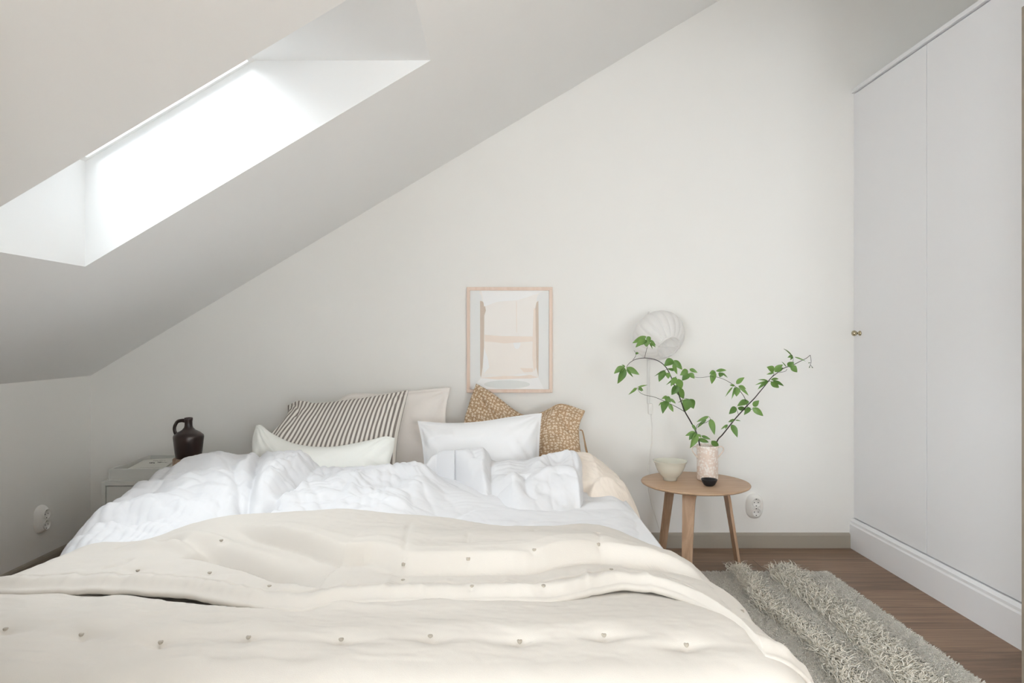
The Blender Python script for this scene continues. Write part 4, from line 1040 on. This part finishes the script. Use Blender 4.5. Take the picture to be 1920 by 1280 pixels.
# ---------------------------------------------------------------- wall sockets
def socket(label, origin, right, out, s=1.0):
    """raised double socket; origin = centre on wall"""
    o = thing('wall_socket', label, 'socket', origin, 'double wall sockets')
    upv = Vector((0, 0, 1)); right = Vector(right); out = Vector(out)
    W = lambda a, b, c: Vector(origin) + right * a * s + upv * b * s + out * c * s
    def pill(w, h, n=40, e=2.5):
        pts = []
        for k in range(n):
            a = 2 * math.pi * k / n; c_, s_ = math.cos(a), math.sin(a)
            pts.append((w * abs(c_) ** (2 / e) * (1 if c_ >= 0 else -1), h * abs(s_) ** (2 / e) * (1 if s_ >= 0 else -1)))
        return pts
    vs = []; fs = []; layers = [(0.044, 0.062, 0.0), (0.043, 0.061, 0.008), (0.037, 0.056, 0.018), (0.027, 0.050, 0.026), (0.024, 0.047, 0.028), (0.001, 0.001, 0.0285)]
    for w_, h_, d_ in layers:
        for x, z in pill(w_, h_): vs.append(tuple(W(x, z, d_)))
    n = 40
    for i in range(len(layers) - 1):
        for k in range(n):
            k2 = (k + 1) % n; fs.append((i * n + k, i * n + k2, (i + 1) * n + k2, (i + 1) * n + k))
    mesh_obj('cover_plate', vs, fs, M['plastic'], o)
    for cz in (0.0235, -0.0235):
        vs = []; fs = []
        prof = [(0.0225, 0.027), (0.0225, 0.034), (0.0205, 0.0345), (0.0192, 0.0335), (0.0188, 0.0295), (0.0005, 0.029)]
        for r, d_ in prof:
            for k in range(36):
                a = 2 * math.pi * k / 36; vs.append(tuple(W(r * math.cos(a), cz + r * math.sin(a), d_)))
        for i in range(len(prof) - 1):
            for k in range(36):
                k2 = (k + 1) % 36; fs.append((i * 36 + k, i * 36 + k2, (i + 1) * 36 + k2, (i + 1) * 36 + k))
        ins = mesh_obj('outlet', vs, fs, M['plastic'], o)
        bmh = bmesh.new()
        for hx_, hz2, wx_, wz_ in ((-0.0095, 0, 0.0024, 0.0024), (0.0095, 0, 0.0024, 0.0024), (0, 0.0165, 0.0035, 0.0022), (0, -0.0165, 0.0035, 0.0022)):
            vv = [bmh.verts.new(W(hx_ + wx_ * math.cos(t * math.pi / 5), cz + hz2 + wz_ * math.sin(t * math.pi / 5), 0.0298)) for t in range(10)]
            vb = [bmh.verts.new(W(hx_ + wx_ * math.cos(t * math.pi / 5), cz + hz2 + wz_ * math.sin(t * math.pi / 5), 0.0285)) for t in range(10)]
            bmh.faces.new(vv); bmh.faces.new(vb[::-1])
            for t in range(10): bmh.faces.new((vv[t], vv[(t + 1) % 10], vb[(t + 1) % 10], vb[t]))
        bm_obj('contact_hole', bmh, M['hole'], ins)
    localize(o)
socket('white double wall socket on the back wall beside the round table', tuple(py_(1414, 948, YB)), (1, 0, 0), (0, -1, 0))
q = py_(72, 973, 0); yl = XL / ((75 - VX) / FPX)
socket('white double wall socket low on the shadowed left wall', (XL, yl, py_(75, 973, yl).z), (0, 1, 0), (1, 0, 0))

# ---------------------------------------------------------------- side table
tc_ = Vector((0.878, 3.07, 0)); TT = 0.403; TR = 0.238
tab = thing('side_table', 'small round pale oak side table with bent legs beside the bed', 'table', tuple(tc_))
lathe('tabletop', [(0, TT - 0.013), (TR - 0.012, TT - 0.013), (TR - 0.002, TT - 0.008), (TR, TT - 0.004), (TR - 0.002, TT - 0.001), (TR - 0.006, TT), (0, TT)], M['oak'], tab, 96, (tc_.x, tc_.y, 0))
for ang in (4, 124, -116):
    a = math.radians(ang); dr = Vector((math.cos(a), math.sin(a), 0)); sd = Vector((-math.sin(a), math.cos(a), 0))
    path = [(0.02, TT - 0.020), (0.075, TT - 0.020), (0.115, TT - 0.024), (0.137, TT - 0.040), (0.148, TT - 0.070), (0.160, TT - 0.14), (0.180, TT - 0.26), (0.203, 0.0)]
    cv = catmull([(r, 0, z) for r, z in path], 6)
    vs = []; fs = []; npt = len(cv)
    for i, p in enumerate(cv):
        t = (cv[min(i + 1, npt - 1)] - cv[max(i - 1, 0)]).normalized(); nn = Vector((-t.z, 0, t.x))
        th = 0.0065; wd = np.interp(i / (npt - 1), [0, 0.35, 1], [0.030, 0.030, 0.0205])
        if i == npt - 1: nn = Vector((1, 0, 0))
        for s1, s2 in ((-1, -1), (1, -1), (1, 1), (-1, 1)):
            c = p + nn * (th * s1)
            vs.append(tuple(tc_ + dr * c.x + Vector((0, 0, max(c.z, 0))) + sd * (wd * s2)))
    for i in range(npt - 1):
        for k in range(4):
            k2 = (k + 1) % 4; fs.append((i * 4 + k, i * 4 + k2, (i + 1) * 4 + k2, (i + 1) * 4 + k))
    fs += [(3, 2, 1, 0), tuple((npt - 1) * 4 + k for k in range(4))]
    lg = mesh_obj('leg', vs, fs, M['oakv'], tab, smooth=False)
    bv = lg.modifiers.new('bevel', 'BEVEL'); bv.width = 0.0015; bv.segments = 2; bv.limit_method = 'ANGLE'
localize(tab)
ZT = TT + 0.0005

# bowl
bc = (0.775, 3.105, ZT)
bowl = thing('bowl', 'grey-white glazed footed bowl at the left of the round table', 'bowl', bc)
o = lathe('bowl_body', [(0, 0.010), (0.026, 0.010), (0.0265, 0), (0.030, 0), (0.0305, 0.010), (0.034, 0.014), (0.048, 0.028), (0.058, 0.045), (0.065, 0.062), (0.069, 0.076), (0.0765, 0.0865), (0.0775, 0.0885),
      (0.0755, 0.0885), (0.067, 0.078), (0.062, 0.063), (0.054, 0.045), (0.043, 0.029), (0.028, 0.018), (0, 0.015)], M['glaze'], None, 64)
COL.objects.unlink(o); COL.objects.link(o); o.name = 'bowl_tmp'
bpy.data.objects.remove(bowl); o.name = 'bowl'; o.location = bc; tag(o, 'grey-white glazed footed bowl at the left of the round table', 'bowl')
o = lathe('small_bowl', [(0, 0.003), (0.012, 0), (0.017, 0.0), (0.024, 0.006), (0.030, 0.016), (0.0345, 0.028), (0.0345, 0.0295), (0.0325, 0.0295), (0.028, 0.018), (0.02, 0.009), (0, 0.006)], M['black'], None, 48)
o.location = (0.916, 2.985, ZT); tag(o, 'tiny black bowl in front of the vase', 'bowl')

# vase
vc = Vector((0.948, 3.115, ZT))
vase = thing('vase', 'mottled pale pink cylinder vase with two small wire handles, holding branches', 'vase', tuple(vc))
vh = 0.157
lathe('vase_body', [(0, 0), (0.044, 0), (0.0465, 0.003), (0.0470, 0.01), (0.0470, vh - 0.012), (0.0485, vh - 0.006), (0.0490, vh - 0.001), (0.0475, vh), (0.0455, vh - 0.002), (0.044, vh - 0.012), (0.0435, 0.01), (0, 0.008)], M['vase'], vase, 64, tuple(vc))
M['wire'] = mat('handle_clay', '#d8c8bc', 0.4)
for s in (-1, 1):
    tube('handle', [vc + Vector((s * 0.046, -0.004, vh - 0.010)), vc + Vector((s * 0.062, -0.004, vh - 0.006)), vc + Vector((s * 0.072, -0.004, vh - 0.016)), vc + Vector((s * 0.066, -0.004, vh - 0.032)), vc + Vector((s * 0.046, -0.004, vh - 0.055))],
         [0.0035, 0.0028, 0.0026, 0.0028, 0.0035], M['wire'], vase, 8, 6)
localize(vase)

# ---------------------------------------------------------------- branches
def cp4(cx, cy, dep): return py_(1130 + cx * 0.234375, 560 + cy * 0.234375, dep)
LM = [(795, 1275, 3.12), (770, 1140, 3.10), (745, 1060, 3.09), (700, 975, 3.08), (660, 905, 3.07), (630, 830, 3.06), (603, 750, 3.05), (572, 690, 3.04), (545, 620, 3.04), (515, 560, 3.03), (480, 520, 3.03), (430, 490, 3.03), (380, 478, 3.03), (330, 474, 3.03), (270, 482, 3.03), (225, 505, 3.03), (200, 530, 3.03), (192, 548, 3.03)]
LS = [[(335, 474), (350, 410), (362, 370), (350, 330)], [(240, 492), (265, 455), (262, 430), (250, 412)],
      [(660, 905), (600, 870), (540, 840), (470, 808), (410, 785), (340, 770), (300, 750), (282, 725), (278, 708)],
      [(745, 1060), (752, 1020), (770, 1000), (815, 993), (845, 978), (862, 960), (850, 942)], [(625, 815), (650, 795), (680, 800), (700, 805)], [(755, 1090), (775, 1085), (790, 1095)], [(515, 560), (500, 572)], [(560, 670), (590, 630)]]
RM = [(880, 1275, 3.13), (915, 1140, 3.10), (960, 1085, 3.08), (1020, 1010, 3.07), (1060, 960, 3.06), (1100, 915, 3.05), (1155, 855, 3.04), (1210, 800, 3.03), (1260, 740, 3.02), (1310, 680, 3.01), (1350, 630, 3.0), (1400, 590, 3.0), (1450, 555, 3.0), (1520, 530, 3.0), (1580, 500, 3.0), (1630, 475, 3.0), (1660, 450, 3.0)]
RS = [[(1155, 855), (1135, 790), (1100, 740), (1060, 700), (1010, 665), (960, 640), (905, 625), (850, 622), (790, 630), (735, 625), (690, 595)],
      [(1660, 450), (1668, 500), (1660, 530), (1652, 550)], [(1662, 510), (1650, 515)], [(1663, 530), (1682, 552)], [(1505, 535), (1522, 500), (1520, 470), (1490, 430), (1450, 400)], [(1410, 590), (1460, 580), (1475, 560)],
      [(1085, 925), (1075, 890), (1070, 862)], [(1155, 858), (1190, 885), (1205, 868)], [(900, 625), (905, 600), (900, 582)], [(1350, 630), (1365, 610), (1372, 590)], [(1330, 660), (1345, 658)]]
LL = [(350, 300, 237, 355, 45), (340, 320, 262, 390, 50), (350, 325, 350, 385, 60), (350, 330, 312, 370, 40), (358, 300, 383, 335, 40), (375, 330, 425, 375, 25), (375, 355, 425, 388, 20), (375, 360, 398, 402, 12),
      (262, 440, 290, 435, 20), (175, 545, 90, 600, 50), (175, 550, 118, 680, 62), (190, 550, 295, 608, 50), (190, 560, 245, 628, 20), (180, 545, 150, 528, 12),
      (565, 490, 490, 540, 66), (570, 490, 638, 568, 50), (570, 510, 597, 605, 35), (575, 570, 515, 558, 25), (500, 570, 412, 620, 14), (500, 575, 450, 665, 58), (515, 590, 525, 640, 44), (590, 620, 505, 690, 16), (590, 630, 545, 700, 50),
      (605, 640, 635, 715, 62), (602, 690, 550, 770, 62), (605, 700, 648, 800, 66), (680, 800, 600, 830, 12), (690, 800, 652, 905, 82), (700, 800, 728, 880, 70),
      (515, 780, 470, 800, 25), (520, 815, 480, 920, 62), (530, 840, 565, 905, 35), (530, 800, 585, 838, 25), (480, 825, 448, 858, 12), (505, 785, 545, 830, 48),
      (275, 712, 205, 768, 22), (268, 712, 232, 745, 20), (280, 705, 358, 688, 14), (285, 712, 325, 735, 30), (290, 700, 310, 742, 25),
      (740, 1065, 660, 1095, 36), (745, 1065, 690, 1130, 52), (752, 1075, 698, 1195, 56), (715, 1005, 748, 1055, 25), (790, 1095, 865, 1125, 26), (760, 1080, 790, 1110, 18), (850, 940, 750, 985, 28), (830, 965, 755, 1035, 26), (862, 960, 895, 1090, 52), (760, 1120, 850, 1148, 36)]
RL = [(680, 570, 618, 612, 52), (695, 600, 635, 655, 58), (695, 562, 760, 592, 32), (690, 595, 735, 638, 42), (870, 1135, 930, 1182, 48), (1000, 1005, 945, 1045, 18), (1000, 1010, 980, 1045, 14), (1030, 1005, 1078, 1110, 50), (1060, 965, 1003, 985, 24), (1060, 970, 1105, 978, 10),
      (1065, 865, 1010, 922, 52), (1170, 820, 1075, 860, 52), (1080, 870, 1150, 888, 38), (1180, 870, 1130, 930, 42), (1205, 860, 1252, 812, 46), (1200, 870, 1285, 938, 52),
      (1068, 680, 1135, 628, 40), (1070, 705, 1070, 782, 56), (1085, 695, 1168, 775, 28), (1090, 695, 1148, 725, 22), (1060, 705, 1030, 805, 20), (1040, 705, 980, 785, 14), (1055, 695, 1015, 688, 20),
      (900, 585, 872, 682, 52), (905, 578, 990, 572, 28), (945, 588, 935, 628, 42), (945, 590, 1000, 632, 16), (900, 580, 852, 602, 30),
      (1370, 580, 1312, 545, 54), (1375, 585, 1442, 525, 48), (1370, 590, 1310, 605, 18), (1395, 585, 1445, 550, 26), (1325, 660, 1240, 648, 14), (1325, 658, 1240, 725, 30), (1320, 660, 1218, 690, 16), (1345, 645, 1408, 640, 24), (1345, 660, 1410, 712, 46), (1360, 655, 1450, 698, 28),
      (1480, 540, 1530, 505, 52), (1500, 540, 1557, 588, 52), (1470, 545, 1430, 500, 8), (1520, 455, 1478, 470, 26), (1535, 465, 1625, 500, 11), (1515, 455, 1452, 400, 11), (1520, 460, 1500, 490, 20),
      (1655, 510, 1645, 515, 8), (1658, 540, 1650, 555, 8), (1672, 545, 1684, 553, 7)]
def leaf(base, tip, wd, parent, rnd):
    L = tip - base; ln = L.length; d = L.normalized()
    view = Vector((base.x, base.y, base.z - H)).normalized()
    side = d.cross(view).normalized(); nrm = side.cross(d).normalized()
    tilt = rnd.uniform(-0.5, 0.5); side2 = (side * math.cos(tilt) + nrm * math.sin(tilt)); nrm2 = (nrm * math.cos(tilt) - side * math.sin(tilt))
    n = 9; cols = (-1, -0.55, 0, 0.55, 1); vs = []; fs = []
    droop = rnd.uniform(0.03, 0.12) * ln
    for i in range(n + 1):
        t = i / n
        wv = (math.sin(math.pi * min(t * 1.0, 1) ** 0.82)) ** 0.85 * (1 - 0.25 * t) if 0 < t < 1 else 0.0
        wv = max(wv, 0.0) * wd / 2 / math.cos(tilt) * 1.05
        c = base + L * t + nrm2 * (-droop * (4 * t * (1 - t)) * 0.9) + Vector((0, 0, 1)) * 0.04 * ln * math.sin(math.pi * t)
        for k in cols:
            vs.append(tuple(c + side2 * (k * wv) + nrm2 * (-abs(k) * wv * 0.28 + 0.0004 * math.sin(t * 40) * abs(k))))
    m = len(cols)
    for i in range(n):
        for k in range(m - 1): fs.append((i * m + k, i * m + k + 1, (i + 1) * m + k + 1, (i + 1) * m + k))
    mesh_obj('leaf', vs, fs, M['leaf'], parent)
def branch(label, main, subs, leaves, seed):
    rnd = random.Random(seed)
    root = thing('branch', label, 'branch', tuple(vc + Vector((0, 0, 0.02))), 'leafy branches in the vase')
    pts = catmull([cp4(*p) for p in main], 5); n = len(pts)
    V_, F_ = tube_geo(pts, list(np.interp(np.linspace(0, 1, n), [0, 0.3, 1], [0.0030, 0.0026, 0.0010])), 8)
    V_ = [tuple(v) for v in V_]; F_ = list(F_)
    ref = [(p[0], p[1], p[2]) for p in main]
    def dep(cx, cy):
        return min(ref, key=lambda p: (p[0] - cx) ** 2 + (p[1] - cy) ** 2)[2]
    allp = []
    for s in subs:
        d0 = dep(*s[0]); dd = rnd.uniform(-0.06, 0.05)
        q = [cp4(x, y, d0 + dd * i / (len(s) - 1)) for i, (x, y) in enumerate(s)]
        for i, (x, y) in enumerate(s): ref.append((x, y, d0 + dd * i / (len(s) - 1)))
        pp = catmull(q, 5)
        a, b = tube_geo(pp, list(np.linspace(0.0015 if len(s) > 5 else 0.0010, 0.0007, len(pp))), 6)
        off = len(V_); V_ += [tuple(v) for v in a]; F_ += [tuple(i + off for i in f) for f in b]
    mesh_obj('stem', V_, F_, M['bark'], root)
    for x0_, y0_, x1_, y1_, wd in leaves:
        d0 = dep(x0_, y0_); L_ = math.hypot(x1_ - x0_, y1_ - y0_)
        d1 = d0 + rnd.uniform(-0.5, 0.35) * L_ * 0.234 / FPX * 3
        leaf(cp4(x0_, y0_, d0), cp4(x1_, y1_, d1), wd * 0.234375 / FPX * d0, root, rnd)
    localize(root)
branch('dark leafy branch arching to the left over the bowl and lamp', LM, LS, LL, 5)
branch('dark leafy branch reaching up to the right across the bare wall', RM, RS, RL, 9)

# ---------------------------------------------------------------- nightstand, tray, magazine, block, jug
ns = thing('nightstand', 'pale grey box nightstand left of the bed under the tray', 'nightstand', (-1.55, 3.2, 0))
nx0, nx1, ny0, ny1, nz = -1.752, -1.30, 3.00, 3.395, 0.418
bm = bmesh.new()
box(bm, nx0, nx0 + 0.018, ny0, ny1, 0, nz, 0.001, 1); box(bm, nx1 - 0.018, nx1, ny0, ny1, 0, nz, 0.001, 1)
box(bm, nx0 + 0.018, nx1 - 0.018, ny0, ny1, nz - 0.018, nz, 0.001, 1); box(bm, nx0 + 0.018, nx1 - 0.018, ny0, ny1, 0.02, 0.038)
box(bm, nx0 + 0.018, nx1 - 0.018, ny1 - 0.01, ny1, 0.038, nz - 0.018)
bm_obj('cabinet_body', bm, M['tray'], ns)
boxo('drawer_front', nx0 + 0.021, nx1 - 0.021, ny0 + 0.004, ny0 + 0.020, 0.21, nz - 0.021, M['tray'], ns, 0.001)
boxo('drawer_front', nx0 + 0.021, nx1 - 0.021, ny0 + 0.004, ny0 + 0.020, 0.041, 0.207, M['tray'], ns, 0.001)
localize(ns)
tx0, tx1, ty0, ty1 = -1.728, -1.31, 3.015, 3.37; tz = nz + 0.0005; th_ = 0.052
bm = bmesh.new()
box(bm, tx0, tx1, ty0, ty1, tz, tz + 0.008)
box(bm, tx0, tx0 + 0.01, ty0, ty1, tz + 0.008, tz + th_, 0.001, 1); box(bm, tx1 - 0.01, tx1, ty0, ty1, tz + 0.008, tz + th_, 0.001, 1)
box(bm, tx0 + 0.01, tx1 - 0.01, ty0, ty0 + 0.01, tz + 0.008, tz + th_, 0.001, 1); box(bm, tx0 + 0.01, tx1 - 0.01, ty1 - 0.01, ty1, tz + 0.008, tz + th_, 0.001, 1)
tag(bm_obj('tray', bm, M['tray']), 'white rimmed wooden tray on top of the nightstand', 'tray')
# magazines lying in the tray, top one raised on the others
mz = tz + 0.0085
mg0 = boxo('magazine', tx0 + 0.055, -1.50, ty0 + 0.03, ty0 + 0.28, mz, mz + 0.030, M['paper'], None, 0.001)
tag(mg0, 'lower magazine in the tray, beneath the handwritten one', 'magazine', 'magazines in the tray')
mg = thing('magazine', 'pale magazine with dark handwriting on its cover, lying in the tray', 'magazine', (-1.53, ty0 + 0.16, mz + 0.0305), 'magazines in the tray')
bm = bmesh.new(); zz = mz + 0.0305
c4 = [Vector((-1.660, 3.045, 0)), Vector((-1.500, 3.035, 0)), Vector((-1.570, 3.325, 0)), Vector((-1.706, 3.275, 0))]
lo = [bm.verts.new((c.x, c.y, zz)) for c in c4]; hi = [bm.verts.new((c.x, c.y, zz + 0.008)) for c in c4]
bm.faces.new(lo[::-1]); bm.faces.new(hi)
for i in range(4): bm.faces.new((lo[i], lo[(i + 1) % 4], hi[(i + 1) % 4], hi[i]))
bm_obj('cover', bm, M['paper'], mg)
V_ = []; F_ = []
rnd = random.Random(3)
def scr(u0, u1, v, amp, r, n=26):
    global V_, F_
    A, B, C, D = c4
    pts = []
    for i in range(n):
        t = u0 + (u1 - u0) * i / (n - 1); vv = v + amp * math.sin(i * 1.9) + rnd.uniform(-amp, amp) * .6
        p = (A * (1 - t) + B * t) * (1 - vv) + (D * (1 - t) + C * t) * vv
        pts.append(Vector((p.x, p.y, zz + 0.0082)))
    a, b = tube_geo(pts, r, 5, 0.25); off = len(V_); V_ += [tuple(x) for x in a]; F_ += [tuple(i + off for i in f) for f in b]
scr(0.36, 0.72, 0.80, 0.03, 0.0008); scr(0.34, 0.52, 0.58, 0.05, 0.0018, 14); scr(0.56, 0.68, 0.62, 0.06, 0.0014, 8); scr(0.66, 0.86, 0.60, 0.02, 0.0016, 8); scr(0.3, 0.9, 0.12, 0.012, 0.0006, 14)
mesh_obj('handwriting', V_, F_, M['ink'], mg)['label'] = 'dark handwritten lines'
localize(mg)
# wooden block and jug
jz = 0.499; jc = Vector(((353.5 - VX) / FPX * 3.14, 3.14, jz))
blk = lathe('wooden_block', [(0, 0), (0.066, 0), (0.069, 0.003), (0.070, jz - mz - 0.004 - 0.0), (0.067, jz - mz - 0.0005), (0, jz - mz - 0.0005)], None, None, 48)
M['block'] = wood('rough_wood', '#7a6250', '#b49a84', 1, 3.0, 0.7); blk.data.materials.append(M['block'])
blk.location = (jc.x + 0.003, jc.y, mz); tag(blk, 'round wooden block under the brown jug', 'block')
jug = thing('jug', 'dark brown stoneware jug with narrow neck and ear handle', 'jug', tuple(jc))
kj = 3.14 / FPX
jp = [(0, 0), (21, 0), (22.5, 1.2), (24, 12), (26, 30), (27, 39), (26, 42.5), (20, 47.5), (12, 52), (8, 56.5), (7, 60), (6.8, 68), (7.4, 70.5), (7.6, 73.8), (7.0, 75), (5.2, 75), (5, 60), (0, 56)]
lathe('jug_body', [(r * kj, z * kj) for r, z in jp], M['jug'], jug, 48, tuple(jc))
hp = [(-6.5, 69), (-13, 69.5), (-21, 67), (-26, 58), (-26, 50), (-23, 43), (-24, 40)]
tube('handle', [jc + Vector((x * kj, 0, z * kj)) for x, z in hp], [0.0075, 0.0062, 0.006, 0.006, 0.006, 0.007, 0.008], M['jug'], jug, 12, 6, 1.3)
localize(jug)

# ---------------------------------------------------------------- rug
rx0, rx1, ry0, ry1 = 0.56, 1.452, 1.06, 3.025
rug = thing('rug', 'cream wool rug with two long shaggy bands beside the bed', 'rug', ((rx0 + rx1) / 2, (ry0 + ry1) / 2, 0))
boxo('rug_base', rx0, rx1, ry0, ry1, 0.0005, 0.006, M['rug'], rug)
rng = np.random.RandomState(5)
def strands(name, px, py, hgt, lean, rad, m, segs=3, curl=0.0):
    n = len(px); ring = 3
    az = rng.rand(n) * 2 * np.pi
    dirx = np.cos(az) * lean; diry = np.sin(az) * lean
    bx_, by_ = rng.randn(n) * curl, rng.randn(n) * curl
    V = np.zeros((n, segs + 1, ring, 3), dtype=np.float32)
    for s in range(segs + 1):
        t = s / segs
        cx = px + dirx * hgt * t ** 1.4 + bx_ * np.sin(t * 4) * hgt; cy = py + diry * hgt * t ** 1.4 + by_ * np.sin(t * 3) * hgt
        cz = 0.006 + hgt * np.sin(t * np.pi / 2 * (1.0 + 0.35 * np.clip(lean - 0.8, 0, 1))) * np.sqrt(np.maximum(1 - 0.35 * lean ** 2, 0.12))
        r = rad * (1 - 0.55 * t)
        for k in range(ring):
            a = az + k * 2 * np.pi / ring
            V[:, s, k, 0] = cx + np.cos(a) * r; V[:, s, k, 1] = cy + np.sin(a) * r; V[:, s, k, 2] = cz
    st = (segs + 1) * ring; base = (np.arange(n) * st)[:, None]
    pat = []
    for s in range(segs):
        for k in range(ring):
            k2 = (k + 1) % ring; pat.append([s * ring + k, s * ring + k2, (s + 1) * ring + k2, (s + 1) * ring + k])
    F = (base[:, :, None] + np.array(pat)[None]).reshape(-1, 4)
    o = mesh_obj(name, V.reshape(-1, 3), F, m, rug); o['kind'] = 'stuff'; return o
n1 = 110000
px = rng.uniform(0.55, rx1 + 0.004, n1); pyy = rng.uniform(1.7, ry1 + 0.004, n1)
b1 = lambda y: 1.045 - 0.02 * (y - 2.5) + 0.02 * np.sin(y * 9); b2 = lambda y: 1.255 + 0.015 * np.sin(y * 8 + 1)
strands('short_pile', px, pyy, 0.009 + 0.003 * rng.rand(n1), 0.7 + 0.35 * rng.rand(n1), 0.0031, M['rug'], 2)
def bandpts(n, c, wdt):
    y = rng.uniform(1.8, ry1 + 0.01, n); x = c(y) + np.clip(rng.randn(n) * wdt * 0.5, -wdt, wdt); return x, y
xa_, ya_ = bandpts(2600, b1, 0.030); xb_, yb_ = bandpts(4400, b2, 0.055)
xs_ = np.concatenate([xa_, xb_]); ys_ = np.concatenate([ya_, yb_]); n2 = len(xs_)
strands('shaggy_pile', xs_, ys_, 0.030 + 0.026 * rng.rand(n2), 0.5 + 0.7 * rng.rand(n2), 0.0030, M['shag'], 5, 0.2)
localize(rug)
